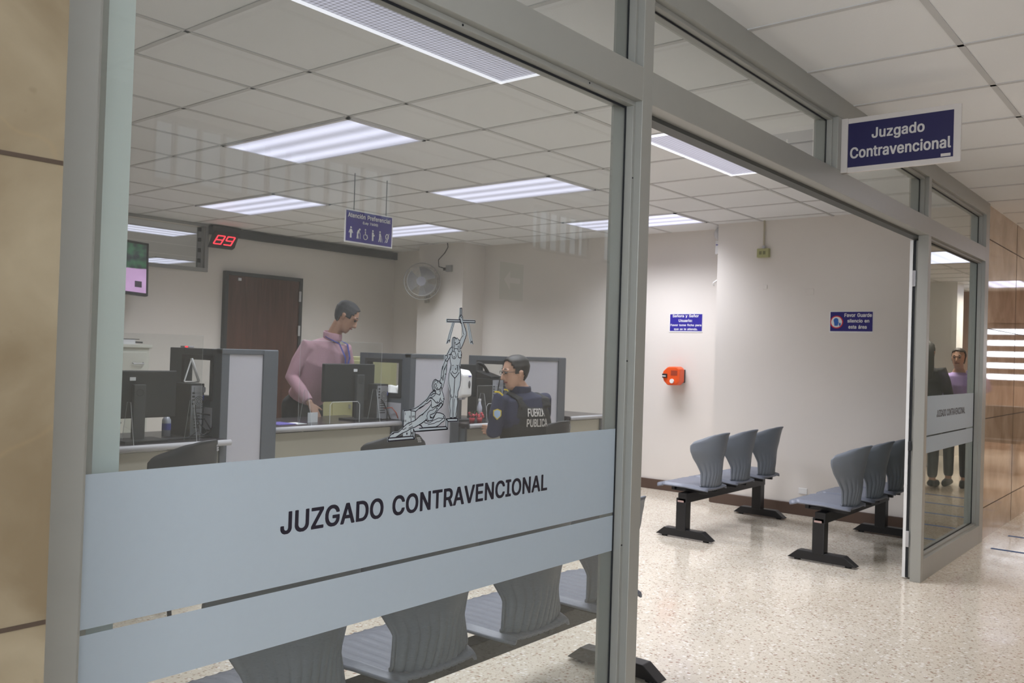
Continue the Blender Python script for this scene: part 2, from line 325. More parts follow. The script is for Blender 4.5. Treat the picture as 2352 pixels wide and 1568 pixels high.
for _l in """( 287 164,-109 147,-96 111,-24 79,71 66,143 66,271 79,351 99,427 123,491 147,539 156,548 168,553 240,553 256,545 258,531 223,447 191,339 179,267 174,187 179,147 195,71 223,-8 257,-84 258,-96 252,-105 240,-110
) 287 28,-109 15,-100 15,-84 49,-8 81,87 94,151 98,219 86,315 69,383 49,447 15,523 14,539 20,548 32,553 104,553 116,548 126,539 157,471 181,399 198,323 206,267 206,147 198,95 185,43 157,-32 126,-96 116,-105 104,-110
. 202 69,-17 41,-2 28,15 27,59 35,79 45,88 73,101 121,101 133,96 151,83 162,67 162,15 149,-2 125,-17
0 467 179,-20 143,-8 111,10 73,48 54,80 38,124 25,188 25,312 29,344 42,396 62,440 81,468 107,494 123,506 167,525 191,530 263,530 307,517 355,486 388,444 404,412 420,360 429,300 429,212 425,172 416,128 396,76 373,40 347,14 307,-8 275,-20|215,67 195,75 173,96 162,112 150,140 138,184 133,220 133,284 146,356 170,408 187,426 203,437 227,442 247,437 267,425 292,392 304,364 312,332 321,252 317,236 317,200 308,156 288,108 267,82 251,71 235,67
6 467 179,-20 151,-12 119,3 83,34 65,56 50,88 41,120 41,196 46,220 54,244 81,300 224,512 243,522 331,521 344,512 344,496 262,380 238,344 233,332 287,326 315,317 355,294 380,268 404,224 413,184 413,128 408,104 392,64 373,36 355,19 319,-4 267,-21|211,67 191,75 166,100 150,144 149,168 158,196 179,228 207,245 239,246 255,241 267,233 288,208 300,176 300,136 288,104 267,79 243,67
7 467 89,-13 76,-4 76,15 286,431 285,435 277,437 53,438 44,443 39,451 40,515 53,524 61,525 393,525 409,520 415,511 414,439 190,-4 173,-14
: 202 69,-17 41,-2 28,15 27,59 35,79 45,88 73,101 121,101 133,96 151,83 162,67 162,15 149,-2 125,-17|77,254 49,265 31,283 27,295 28,339 49,365 69,376 121,376 141,365 162,339 162,291 145,269 125,258 109,253
A 494 8,-13 -5,-4 -5,15 174,511 184,520 196,525 280,525 296,520 301,515 325,451 485,15 485,-4 472,-13 464,-14 388,-14 374,-8 362,11 324,123 164,125 155,123 147,103 121,23 105,-8 92,-14|192,214 191,227 235,359 240,360 289,219 288,215 280,213
B 470 51,-13 39,-5 37,3 38,515 51,524 59,525 271,525 315,516 359,496 375,485 404,451 421,403 421,343 412,315 393,287 370,267 409,235 428,207 436,187 441,167 441,107 424,59 391,21 367,6 339,-5 299,-14|151,75 151,211 259,213 295,200 316,179 328,151 329,127 324,111 303,86 263,73|151,303 151,435 219,437 259,433 283,424 296,411 308,387 309,359 300,335 279,314 243,301
C 524 215,-20 171,-8 119,19 81,52 54,88 38,120 18,196 17,304 22,336 42,396 66,436 111,482 139,502 163,513 223,530 303,530 335,525 359,517 407,494 454,452 485,400 497,360 497,340 479,330 399,331 382,344 376,364 357,396 323,425 275,438 247,437 211,425 179,402 162,380 147,352 135,316 126,252 129,240 130,212 143,164 170,116 187,98 219,79 251,70 287,71 315,79 335,91 364,120 382,164 395,173 483,173 497,164 497,148 485,108 461,64 423,26 395,7 363,-8 315,-21
D 516 51,-13 39,-5 37,3 38,515 51,524 59,525 259,525 323,512 375,488 407,465 425,447 448,415 464,383 481,323 485,291 485,219 481,187 472,147 444,87 403,41 383,26 347,6 315,-5 271,-14|151,75 151,435 199,437 215,433 247,433 291,420 315,405 336,383 360,339 368,311 373,287 373,223 368,195 356,159 337,127 311,101 295,90 275,82 235,73
E 433 51,-13 39,-5 37,3 38,515 51,524 59,525 375,525 391,520 397,511 397,451 393,443 383,438 151,435 151,303 363,300 376,291 377,231 373,219 359,213 151,211 149,83 151,75 159,73 383,72 393,67 397,59 396,-4 383,-13 375,-14
F 424 51,-13 39,-5 37,3 38,515 51,524 59,525 371,525 387,520 393,511 393,451 389,443 379,438 151,435 151,295 355,292 365,287 369,279 368,215 351,205 151,203 148,-4 131,-14
G 534 215,-20 171,-8 131,11 107,27 77,56 54,88 34,128 18,196 17,304 22,332 38,388 62,432 93,468 119,490 171,517 199,525 227,530 307,530 347,521 399,498 431,474 450,456 473,424 489,392 497,360 497,340 479,330 395,331 382,340 376,360 357,392 319,425 275,438 247,437 211,425 183,406 154,368 135,316 130,292 129,268 126,256 130,212 139,176 154,140 178,108 203,87 219,79 251,71 287,71 307,75 331,87 357,108 380,148 385,164 385,180 275,182 262,188 258,196 258,256 263,266 275,270 487,269 497,264 501,256 501,164 485,100 469,72 431,30 399,7 355,-12 315,-21
I 314 22,-13 13,-8 8,0 10,65 26,73 86,73 92,79 92,427 90,435 86,437 26,437 10,446 9,515 22,524 30,525 270,525 286,520 292,511 290,446 274,437 210,437 205,431 204,83 206,75 210,73 274,73 290,65 291,-4 278,-13 270,-14
J 410 136,-20 108,-12 76,3 56,18 31,48 19,72 10,104 11,176 28,186 108,185 121,176 123,124 131,100 144,82 160,71 188,66 208,71 226,84 237,100 246,132 247,512 264,522 344,521 356,514 358,504 358,108 349,72 329,36 312,18 292,3 260,-12 228,-21
L 407 51,-13 39,-5 37,3 37,511 43,520 55,525 131,525 145,519 149,507 151,75 371,72 381,67 385,59 385,0 379,-9 363,-14
N 537 51,-13 39,-5 37,3 39,517 51,524 59,525 143,525 157,519 342,227 371,188 374,515 387,524 395,525 467,525 481,519 485,507 483,-5 471,-13 463,-14 379,-14 363,-6 354,3 160,311 151,318 148,-4 131,-14
O 547 215,-20 171,-8 119,19 81,52 50,96 26,156 18,200 17,304 22,332 34,376 58,424 69,440 115,486 163,513 199,525 227,530 307,530 359,517 399,498 427,478 454,452 477,420 497,380 513,316 518,280 518,228 513,188 505,148 485,100 462,64 419,23 371,-4 319,-20|243,71 219,79 191,95 174,112 154,140 143,164 131,208 126,256 135,316 147,352 178,400 211,425 231,433 251,438 279,438 311,429 327,421 345,408 372,376 384,356 400,308 405,280 405,228 396,184 384,152 368,124 339,94 303,75 287,71
P 459 51,-13 39,-5 37,3 38,515 51,524 59,525 263,525 311,516 351,500 383,477 396,463 416,431 428,399 433,367 433,327 424,283 408,247 375,210 351,194 315,178 271,169 151,167 148,-4 131,-14|151,259 151,435 223,437 255,433 279,424 295,413 308,395 316,375 321,347 316,319 308,299 297,283 271,266 235,257
R 463 51,-13 39,-5 37,3 38,515 51,524 59,525 267,525 315,516 367,492 405,455 420,427 433,379 433,323 420,275 404,247 379,221 348,199 444,19 449,7 448,-4 435,-13 427,-14 343,-14 331,-9 227,179 159,181 151,179 150,175 148,-4 131,-14|151,271 151,435 223,437 259,432 283,424 305,403 316,379 321,347 316,323 304,299 295,289 263,274 231,269
S 461 165,-22 121,-10 89,5 73,16 43,46 32,62 20,90 15,110 17,144 33,152 113,151 126,142 136,110 157,85 169,77 193,69 225,64 253,69 289,84 307,102 314,114 319,130 318,150 307,170 285,187 229,207 137,233 97,253 69,272 52,290 32,326 27,346 28,402 36,430 55,462 85,491 121,511 153,523 201,532 253,532 285,527 313,519 361,495 399,458 418,422 422,406 421,369 405,360 325,361 312,370 306,394 289,419 261,435 241,440 209,440 177,431 152,410 140,382 144,354 165,332 185,321 313,283 357,263 385,244 407,222 422,198 426,186 431,166 430,106 422,78 407,50 369,13 333,-6 313,-14 273,-23
T 463 183,-13 171,-5 169,3 169,431 163,437 31,437 15,442 9,451 10,515 23,524 31,525 427,524 437,519 441,511 441,451 435,442 419,437 283,435 280,-4 263,-14
U 531 203,-21 159,-9 127,6 99,25 62,67 42,111 37,135 38,515 51,524 59,525 131,525 148,515 150,155 162,123 173,107 195,86 235,70 275,69 307,78 331,93 356,127 364,151 369,179 370,515 387,525 463,525 475,520 480,515 481,507 481,151 476,119 456,71 445,55 411,21 355,-9 307,-22
V 494 192,-13 178,-4 150,67 -5,491 -5,515 8,524 16,525 92,525 109,515 240,148 244,150 248,163 370,515 388,525 468,525 480,520 485,515 485,499 473,459 305,0 296,-9 284,-14
Z 452 31,-13 22,-8 18,0 18,55 277,431 277,435 271,437 31,438 22,443 18,451 19,517 31,524 39,525 399,525 415,520 421,515 422,507 421,459 417,447 163,79 164,75 171,73 407,72 417,67 421,59 419,-5 407,-13 399,-14
a 403 114,-21 98,-17 58,1 38,17 16,47 7,79 8,139 12,155 23,175 46,197 78,216 142,233 242,246 250,255 246,279 238,295 230,304 206,312 182,312 146,296 118,261 106,257 90,257 22,277 16,283 16,299 32,331 62,361 110,388 170,401 222,401 266,392 306,372 328,355 351,319 359,291 359,-4 342,-14 270,-14 250,-5 222,-17 202,-22|162,62 138,70 121,87 116,107 124,127 134,136 162,148 250,159 250,131 235,95 214,74 198,66
c 410 161,-21 121,-9 81,14 55,39 36,67 20,103 11,143 12,239 24,283 40,315 51,331 81,361 97,372 129,388 181,401 233,401 261,396 285,388 325,368 359,335 382,295 382,271 365,258 313,245 297,245 279,255 270,275 254,295 233,308 201,313 173,304 157,291 144,275 124,227 120,199 120,175 132,123 148,95 165,77 185,66 205,62 229,66 245,74 266,95 281,125 297,133 317,133 369,120 386,107 386,91 370,55 355,35 337,17 309,-1 293,-9 249,-22
d 438 149,-21 117,-9 77,13 52,39 28,79 16,115 11,143 11,235 24,287 51,335 85,368 121,388 169,401 217,401 245,396 285,381 288,515 305,525 381,524 393,517 395,507 394,-4 377,-14 309,-14 293,-9 285,-2 253,-17 233,-22|185,66 169,74 147,95 132,123 120,175 120,203 132,255 151,287 165,300 181,308 209,313 237,304 259,283 270,267 278,247 287,207 287,171 274,119 255,87 233,70 221,66
e 418 161,-21 133,-13 81,14 55,39 40,59 24,91 11,139 12,239 24,283 40,315 51,331 89,368 137,392 181,401 229,401 257,396 281,388 325,364 355,335 366,319 382,287 391,255 395,223 394,163 381,154 373,153 129,153 124,147 128,127 153,85 177,70 205,62 217,62 253,74 270,91 281,113 297,121 321,121 381,104 387,95 386,75 366,39 345,17 289,-13 257,-22|129,238 128,251 143,279 169,304 201,313 229,308 253,293 266,275 279,243 277,239 269,237
f 268 70,-13 58,-5 56,3 55,303 50,309 -1,310 -13,318 -14,383 2,393 54,395 56,451 65,483 75,499 110,528 158,545 222,545 246,540 263,531 268,523 267,511 251,463 234,453 194,457 182,452 169,435 164,415 164,399 170,393 234,393 250,385 252,327 250,318 238,310 170,309 164,303 163,-4 146,-14
g 439 153,-164 101,-148 69,-129 39,-98 28,-82 27,-66 31,-58 41,-49 85,-25 109,-25 125,-32 153,-64 173,-75 197,-80 217,-80 237,-75 265,-60 278,-42 287,-10 286,5 281,7 257,-4 209,-12 149,-8 121,0 89,15 55,45 40,65 24,97 11,145 11,237 24,289 52,337 73,359 93,374 137,394 157,398 237,398 281,380 305,394 381,394 393,386 395,377 395,-38 386,-74 370,-102 349,-125 293,-156 257,-164|197,76 165,88 147,105 136,121 124,153 119,201 128,245 136,265 152,289 173,305 205,312 225,309 241,301 259,285 270,269 282,237 287,213 287,173 274,125 259,101 245,88 229,80 209,75
h 424 44,-13 32,-5 30,3 30,511 36,520 48,525 120,525 132,520 138,511 140,381 180,396 204,401 248,401 276,396 300,388 328,372 350,351 365,327 377,295 382,263 382,0 376,-9 360,-14 288,-14 271,-4 269,251 261,279 248,297 228,308 208,313 188,308 172,300 158,287 143,259 139,243 137,-4 120,-14
i 181 40,-13 28,-5 26,3 27,383 44,393 124,392 136,385 139,375 138,-4 120,-14|64,426 32,442 19,459 19,507 40,528 76,541 96,540 128,528 142,515 150,499 150,471 146,455 128,438 112,430 96,425
l 203 100,-15 84,-11 64,0 42,21 30,53 30,505 34,517 48,523 120,523 137,513 138,85 148,68 176,71 189,65 197,49 202,25 201,-2 184,-15
m 624 44,-13 32,-5 30,3 30,375 31,383 36,388 48,393 116,393 136,381 188,401 248,401 268,396 292,384 320,360 348,380 384,396 404,401 468,401 516,384 532,373 557,347 569,327 577,303 582,271 582,3 581,-4 576,-9 564,-14 488,-14 471,-4 469,267 461,291 452,301 440,308 420,313 396,308 378,295 367,279 358,247 357,-4 344,-13 336,-14 268,-14 254,-8 250,3 249,263 238,291 220,308 200,313 172,304 154,287 138,251 137,-4 120,-14
n 424 44,-13 32,-5 30,3 32,385 48,393 116,393 140,379 180,396 204,401 244,401 276,396 300,388 328,372 350,351 365,327 377,295 382,263 380,-5 364,-14 292,-14 284,-13 271,-4 269,251 261,279 248,297 228,308 208,313 188,308 172,300 158,287 143,259 139,243 137,-4 120,-14
o 429 161,-21 121,-9 81,14 55,39 36,67 20,103 11,143 12,239 24,283 40,315 51,331 81,361 97,372 129,388 181,401 233,401 261,396 293,384 333,361 366,327 386,291 394,271 403,231 403,147 398,119 386,83 362,43 337,17 301,-5 249,-22|205,62 185,66 169,74 151,91 140,107 124,147 119,195 124,227 144,275 157,291 173,304 209,313 241,304 257,291 270,275 290,227 295,179 290,147 282,123 266,95 245,74 229,66
p 438 44,-156 32,-148 30,-139 31,384 48,394 116,394 128,390 136,379 140,378 160,390 188,398 264,399 300,390 324,378 356,355 385,316 397,292 410,248 414,220 414,156 410,124 401,92 381,52 370,36 344,11 312,-8 280,-20 252,-24 204,-24 180,-20 140,-5 137,-147 120,-156|212,64 184,75 162,96 155,108 138,160 138,212 151,260 162,280 184,301 200,309 220,312 240,309 256,301 274,284 285,268 301,216 302,164 289,116 274,92 256,75 244,68 224,63
q 438 301,-156 292,-151 287,-143 285,-3 281,-2 245,-20 221,-24 169,-24 121,-12 85,7 51,40 40,56 20,100 11,140 11,232 20,276 28,296 52,336 77,363 117,386 149,398 237,398 281,379 285,379 293,390 305,394 377,394 394,384 395,-143 389,-152 377,-156|197,64 181,68 157,83 136,112 124,148 119,196 128,244 136,264 152,288 173,305 205,312 225,309 241,301 262,280 282,232 287,208 287,176 282,144 274,120 259,92 241,75 225,68 209,63
r 273 44,-13 32,-5 30,3 31,383 48,393 116,393 136,384 168,396 192,401 248,401 260,396 266,387 264,314 248,305 204,309 176,300 155,283 139,251 137,-4 120,-14
s 379 131,-21 75,-1 59,9 32,35 14,75 13,95 16,103 31,112 75,121 103,120 117,111 126,91 147,70 171,62 187,61 219,70 236,87 242,103 240,115 223,132 107,162 59,189 37,211 26,239 21,271 26,311 37,335 71,369 107,388 131,396 163,401 215,401 243,396 291,376 317,355 332,335 344,311 349,295 347,281 335,274 307,266 283,261 259,262 244,271 232,291 215,308 187,316 167,312 147,301 134,283 134,271 147,253 159,246 271,216 315,193 340,167 352,139 357,107 352,71 340,43 307,9 263,-13 227,-22
t 241 126,-17 86,-1 66,13 49,39 40,75 39,303 34,309 -1,310 -11,315 -15,323 -14,383 -1,392 38,395 41,475 58,485 130,485 142,480 148,471 150,395 214,392 223,387 228,379 228,323 223,315 210,309 154,309 148,303 148,111 153,79 162,70 170,67 210,69 226,61 236,15 235,-4 210,-18
u 424 136,-18 112,-10 80,8 54,34 35,74 30,98 31,386 44,395 52,396 120,396 137,386 139,126 151,94 164,80 184,69 208,68 236,77 250,90 261,106 269,134 271,386 288,396 364,396 376,391 381,386 382,378 381,-5 364,-15 296,-15 280,-10 268,0 240,-14 220,-19
v 403 153,-13 135,0 123,27 0,351 -4,367 -4,383 9,392 17,393 93,393 109,385 193,156 197,156 201,167 281,385 293,392 301,393 377,393 389,388 394,383 395,375 390,355 254,0 245,-9 233,-14
y 403 45,-158 27,-149 23,-141 23,-125 35,-81 49,-72 97,-71 105,-67 121,-41 134,-1 -4,362 -4,386 9,395 17,396 89,396 107,386 193,157 197,157 201,166 281,388 293,395 301,396 377,396 389,391 394,386 395,378 390,354 218,-89 199,-117 185,-131 145,-154 125,-159
z 394 33,-13 23,-8 19,0 20,55 206,299 206,303 201,305 37,306 27,311 23,319 25,385 37,392 45,393 333,393 350,387 355,379 354,319 171,79 172,75 177,73 349,72 358,67 363,59 361,-5 349,-13 341,-14
á 403 114,-21 98,-17 58,1 38,17 16,47 7,79 8,139 12,155 23,175 46,197 78,216 142,233 242,246 250,255 246,279 238,295 230,304 206,312 182,312 146,296 118,261 106,257 90,257 22,277 16,283 16,299 32,331 62,361 110,388 170,401 222,401 266,392 306,372 328,355 351,319 359,291 359,-4 342,-14 270,-14 250,-5 222,-17 202,-22|162,62 138,70 121,87 116,107 124,127 134,136 162,148 250,159 250,131 235,95 214,74 198,66|154,414 140,423 140,443 188,539 202,545 278,545 286,544 298,536 299,515 234,420 218,413
ñ 424 44,-13 32,-5 30,3 32,385 48,393 116,393 140,379 180,396 204,401 244,401 276,396 300,388 328,372 350,351 365,327 377,295 382,263 380,-5 364,-14 292,-14 284,-13 271,-4 269,251 261,279 248,297 228,308 208,313 188,308 172,300 158,287 143,259 139,243 137,-4 120,-14|96,430 86,435 82,443 82,471 87,487 98,507 116,524 132,532 188,533 232,514 236,515 242,527 256,533 308,533 325,523 326,487 321,471 312,457 296,441 284,434 268,429 228,429 180,448 176,446 169,435 160,430
ó 429 161,-21 121,-9 81,14 55,39 36,67 20,103 11,143 12,239 24,283 40,315 51,331 81,361 97,372 129,388 181,401 233,401 261,396 293,384 333,361 366,327 386,291 394,271 403,231 403,147 398,119 386,83 362,43 337,17 301,-5 249,-22|205,62 185,66 169,74 151,91 140,107 124,147 119,195 124,227 144,275 157,291 173,304 209,313 241,304 257,291 270,275 290,227 295,179 290,147 282,123 266,95 245,74 229,66|173,414 160,423 160,447 205,537 221,545 297,545 305,544 317,537 319,523 314,511 253,421 237,413""".split('\n'):
    _a, _r = _l[2:].split(' ', 1); _L = [[tuple(map(int, p.split(','))) for p in q.split()] for q in _r.split('|')]
    GLYPHS[_l[0]] = (int(_a), *fill2d(_L))
def text(name, body, m, origin, xdir, width, height, parent, updir=(0, 0, 1), bold=0, wrap=None):
    # bold sans-serif lettering laid out letter by letter and fitted to a width and height
    me = bpy.data.meshes.new(name); V, Fc = [], []; x = 0
    for ch in body:
        if ch == ' ': x += 290; continue
        a, ps, ts = GLYPHS[ch]; base = len(V); V += [Vector((p[0] + x, p[1], 0)) for p in ps]; Fc += [tuple(base + k for k in t_) for t_ in ts]; x += a
    xs = [v.x for v in V]; ys = [v.y for v in V]; x0, x1, y0, y1 = min(xs), max(xs), min(ys), max(ys)
    X = Vector(xdir).normalized(); Z = Vector(updir).normalized(); off = world_loc(parent); out = []
    for v in V:
        u = (v.x - x0) / (x1 - x0) * width; q = (v.y - y0) / (y1 - y0) * height
        out.append((wrap(u, q) if wrap else Vector(origin) + X * u + Z * q) - off)
    me.from_pydata(out, [], Fc); me.materials.append(m)
    o = bpy.data.objects.new(name, me); COL.objects.link(o); o.parent = parent
    return o

# ------------------------------------------------------------ room shell
FY = 1.443           # front face of the shopfront frame
GY = 1.500           # its glass
CZ = 2.60
struct(box('floor', M_FLOOR, -4.2, 17.2, -1.3, 14.2, -.12, 0, org=(0, 0, 0)))
struct(box('ceiling', M_TILE, -4.2, 17.2, -1.3, 14.2, CZ, CZ + .1, org=(0, 0, CZ)))
def wall(name, m, *a): return struct(box(name, m, *a, org=(0, 0, 0)))
wall('wall_right', M_WALL, 7.78, 7.95, 1.56, 8.45, 0, CZ)
wall('wall_right_pier', M_WALL, 7.50, 7.78, 1.56, 3.72, 0, CZ)
wall('wall_right_column', M_WALL, 7.41, 7.78, 6.88, 7.62, 0, CZ)
wall('wall_left', M_WALL, -.62, -.5, 1.60, 8.45, 0, CZ)
mb = MB()
WX0, WX1, WZ0, WZ1 = 2.9, 5.03, 2.13, 2.57
for a in ((-.5, WX0, 0, CZ), (WX1, 7.95, 0, CZ), (WX0, WX1, 0, WZ0), (WX0, WX1, WZ1, CZ)): mb.box(a[0], a[1], 8.45, 8.57, a[2], a[3])
struct(mb.build('wall_back', M_WALL))
wall('wall_store_far', M_WALL, -.5, 9.0, 14.0, 14.2, 0, CZ)
wall('wall_store_right', M_WALL, 9.0, 9.12, 8.57, 14.2, 0, CZ)
wall('wall_store_left', M_WALL, -.62, -.5, 8.45, 14.2, 0, CZ)
# polished stone either side of the shopfront
def stone(name, m, x0, x1, y0, y1, joints, vj):
    t = MB().box(x0, x1, y0, y1, 0, CZ).build(name, m, org=(0, 0, 0)); struct(t)
    g = MB()
    for z in joints: g.box(x0 + .001, x1 - .001, y0 - .0015, y0, z - .003, z + .003)
    for x in vj: g.box(x - .002, x + .002, y0 - .0015, y0, 0, CZ)
    g.build('joint', mat('stone_joint', (.055, .035, .022), .8), t); return t
stone('wall_front_left', M_MARB, -4.1, .527, 1.25, 1.46, (.35, .945, 1.577, 2.2), (-.7, -1.9))
stone('wall_front_right', M_MARB2, 7.50, 16.9, 1.46, 1.56, (.245, .938, 1.640, 2.337), (8.72, 9.94, 11.16))
wall('wall_front_return', M_WALL, -.62, .66, 1.46, 1.62, 0, CZ)
for k, (a) in enumerate(((7.48, 7.50, 1.60, 3.72), (7.76, 7.78, 3.72, 6.88), (7.39, 7.41, 6.88, 7.62), (7.76, 7.78, 7.62, 8.45))):
    struct(box('baseboard_right_%d' % (k + 1), M_BASE, *a, 0, .10, bevel=.004))
struct(box('baseboard_pier', M_BASE, 7.50, 7.76, 3.72, 3.74, 0, .10, bevel=.004))
struct(box('baseboard_back', M_BASE, -.5, 5.2, 8.43, 8.45, 0, .10, bevel=.004))

# hall behind the camera: windows with daylight
mb = MB()
HY = -1.2
openings = [(-3.4, .2, .95, 2.42), (2.2, 3.9, 2.14, 2.5), (5.3, 6.1, 2.14, 2.5), (6.3, 8.2, 2.14, 2.5), (11.6, 14.6, 1.0, 2.2)]
xs = [-4.1]
for a, b, z0, z1 in openings:
    mb.box(xs[-1], a, HY - .12, HY, 0, CZ); mb.box(a, b, HY - .12, HY, 0, z0); mb.box(a, b, HY - .12, HY, z1, CZ); xs.append(b)
mb.box(xs[-1], 16.9, HY - .12, HY, 0, CZ)
struct(mb.build('wall_hall', M_WALL))
def hall_window(i, x0, x1, z0, z1, nb, slat):
    dm = M_DAY if i == 10 else M_DAY2
    t = struct(thing('window_%d' % i, ((x0 + x1) / 2, HY - .06, z0)))
    box('glass_pane', dm, x0, x1, HY - .11, HY - .10, z0, z1, t)
    f = MB()
    for a in ((x0, x1, z0, z0 + .03), (x0, x1, z1 - .03, z1), (x0, x0 + .03, z0, z1), (x1 - .03, x1, z0, z1)): f.box(a[0], a[1], HY - .08, HY - .03, a[2], a[3])
    for k in range(1, nb): x = x0 + (x1 - x0) * k / nb; f.box(x - .009, x + .009, HY - .07, HY - .04, z0, z1)
    f.build('frame', M_ALU, t)
    if slat:
        s = MB(); z = z0 + .02
        while z < z1 - .05: s.box(x0 + .03, x1 - .03, HY - .05, HY - .03, z, z + .085); z += .17
        s.build('blind', mat('brown_slat', (.16, .10, .07), .6), t)
hall_window(10, *openings[0], 4, False); hall_window(11, *openings[1], 12, False); hall_window(12, *openings[2], 6, False)
hall_window(13, *openings[3], 12, False); hall_window(14, *openings[4], 3, True)
# far end of the hall: slatted windows either side of a pale pier
mb = MB()
for a in ((HY, 1.46, 0, 1.05), (HY, 1.46, 2.06, CZ), (-.62, -.18, 1.05, 2.06)): mb.box(16.1, 16.22, a[0], a[1], a[2], a[3])
struct(mb.build('wall_hall_end', mat('brown_wall', (.30, .20, .15), .6)))
for k, (y0, y1) in enumerate(((HY, -.62), (-.18, 1.46))):
    t = struct(thing('window_%d' % (15 + k), (16.16, (y0 + y1) / 2, 1.05)))
    box('glass_pane', emis('far_daylight_%d' % k, (.88, .92, 1.0), 6.0), 16.19, 16.2, y0, y1, 1.05, 2.06, t)
    s = MB(); z = 1.05
    while z < 2.0: s.box(16.1, 16.13, y0, y1, z, z + .10); z += .185
    s.build('blind', mat('brown_slat', (.16, .10, .07), .6), t)
struct(box('wall_hall_pier', mat('white_pier', (.78, .77, .74), .7), 14.2, 14.6, -.70, -.15, 0, CZ))
mb = MB()
for a in ((HY, 1.25, 0, .6), (HY, 1.25, 2.3, CZ), (HY, -.95, .6, 2.3), (1.0, 1.25, .6, 2.3)): mb.box(-4.1, -4.0, a[0], a[1], a[2], a[3])
struct(mb.build('wall_hall_start', M_WALL))
t = struct(thing('window_17', (-4.08, 0, .6))); box('glass_pane', M_DAY, -4.09, -4.08, -.95, 1.0, .6, 2.3, t)
mb = MB(); [mb.box(-4.07, -4.03, y - .02, y + .02, .6, 2.3) for y in (-.93, 0, .98)]; mb.build('frame', M_ALU, t)

# ceiling T-bars
g = MB(); x = 1.849 - .61 * 9
while x < 7.9: g.box(x - .012, x + .012, 1.56, 8.45, CZ - .004, CZ + .01); x += .61
struct(g.build('trim_1', M_BAR, org=(0, 0, CZ)))
g = MB()
for y in (2.04, 2.65, 3.29, 3.74, 4.38, 4.98, 5.57, 6.17, 6.78, 7.36, 7.93): g.box(-.5, 7.9, y - .012, y + .012, CZ - .004, CZ + .01)
struct(g.build('trim_2', M_BAR, org=(0, 0, CZ)))
g = MB(); x = 3.115 - .61 * 11
while x < 16: g.box(x - .012, x + .012, HY, FY, CZ - .004, CZ + .01); x += .61
struct(g.build('trim_3', M_BAR, org=(0, 0, CZ)))
g = MB()
for y in (.835, .225, -.385, -.995): g.box(-4, 16, y - .012, y + .012, CZ - .004, CZ + .01)
struct(g.build('trim_4', M_BAR, org=(0, 0, CZ)))

# troffers
M_RIM = emis('glowing_rim', (.92, .92, 1.0), .85)
def troffer(x0, x1, y0, y1, power, label, along, grp, louvre=False, col=LAMP_COL, dif=None):
    cx, cy_ = (x0 + x1) / 2, (y0 + y1) / 2
    t = thing('ceiling_light', (cx, cy_, CZ), label, 'ceiling light', grp)
    f = MB()
    for a in ((x0, x1, y0, y0 + .02), (x0, x1, y1 - .02, y1), (x0, x0 + .02, y0, y1), (x1 - .02, x1, y0, y1)): f.box(a[0], a[1], a[2], a[3], CZ - .012, CZ + .002)
    f.build('frame', M_RIM if louvre else mat('lamp_frame_white', (.75, .75, .78), .4), t)
    box('diffuser', dif or (M_DIFL if louvre else (M_DIFX if along == 'x' else M_DIFY)), x0 + .02, x1 - .02, y0 + .02, y1 - .02, CZ - .007, CZ - .001, t)
    ld = bpy.data.lights.new('lamp', 'AREA'); ld.shape = 'RECTANGLE'; ld.size = x1 - x0 - .06; ld.size_y = y1 - y0 - .06
    ld.energy = power; ld.color = col; ld.spread = R(128)
    lo = bpy.data.objects.new('lamp', ld); COL.objects.link(lo); lo.parent = t; lo.location = (0, 0, -.02)
    return t
G = 'fluorescent troffers in the office ceiling'
troffer(1.85, 3.07, 2.045, 2.65, LAMP_OFFICE, 'recessed ceiling light nearest the glass, cut by the frame top', 'x', G, True)
troffer(4.29, 5.51, 2.045, 2.65, LAMP_OFFICE, 'recessed ceiling light seen through the open doorway, just behind the door header', 'x', G, True)
troffer(3.07, 3.67, 3.75, 4.98, LAMP_OFFICE, 'largest bright ceiling light, behind the glass left of the hanging sign', 'y', G)
troffer(4.88, 5.48, 3.74, 4.96, LAMP_OFFICE, 'bright ceiling light right of the hanging sign, above the fan', 'y', G)
troffer(4.29, 4.89, 6.17, 7.38, LAMP_OFFICE, 'bright ceiling light left of the hanging sign, above the red number display', 'y', G)
troffer(6.10, 6.70, 6.17, 7.38, LAMP_OFFICE, 'bright ceiling light partly hidden behind the hanging blue sign', 'y', G)
troffer(6.71, 7.31, 3.74, 4.96, LAMP_OFFICE, 'bright ceiling light crossed by the aluminium post, near the right wall', 'y', G)
G = 'ceiling lights of the room behind the back wall'
troffer(4.2, 5.42, 9.18, 9.78, 14, 'long ceiling light seen through the high window, upper one', 'x', G)
troffer(6.60, 7.30, 12.4, 13.62, 14, 'small ceiling light seen through the high window, lower one beside the television', 'y', G)
G = 'ceiling lights of the hall outside'
HC = (1.0, .88, .74)
M_DIFH = m_diffuser('diffuser_hall', 1, 1.6, 2.4, .1)
for x, l in ((-1.6, 'hall ceiling light over the left end of the hall'), (6.2, 'hall ceiling light before the glass sidelight'),
             (10.3, 'hall ceiling light mirrored in the sidelight glass'), (14.1, 'hall ceiling light mirrored in the polished stone wall')):
    troffer(x, x + 1.22, .02, .62, LAMP_HALL * (6 if x > 8 else 1.7 if x > 5 else 1), l, 'x', G, col=HC, dif=M_DIFH)

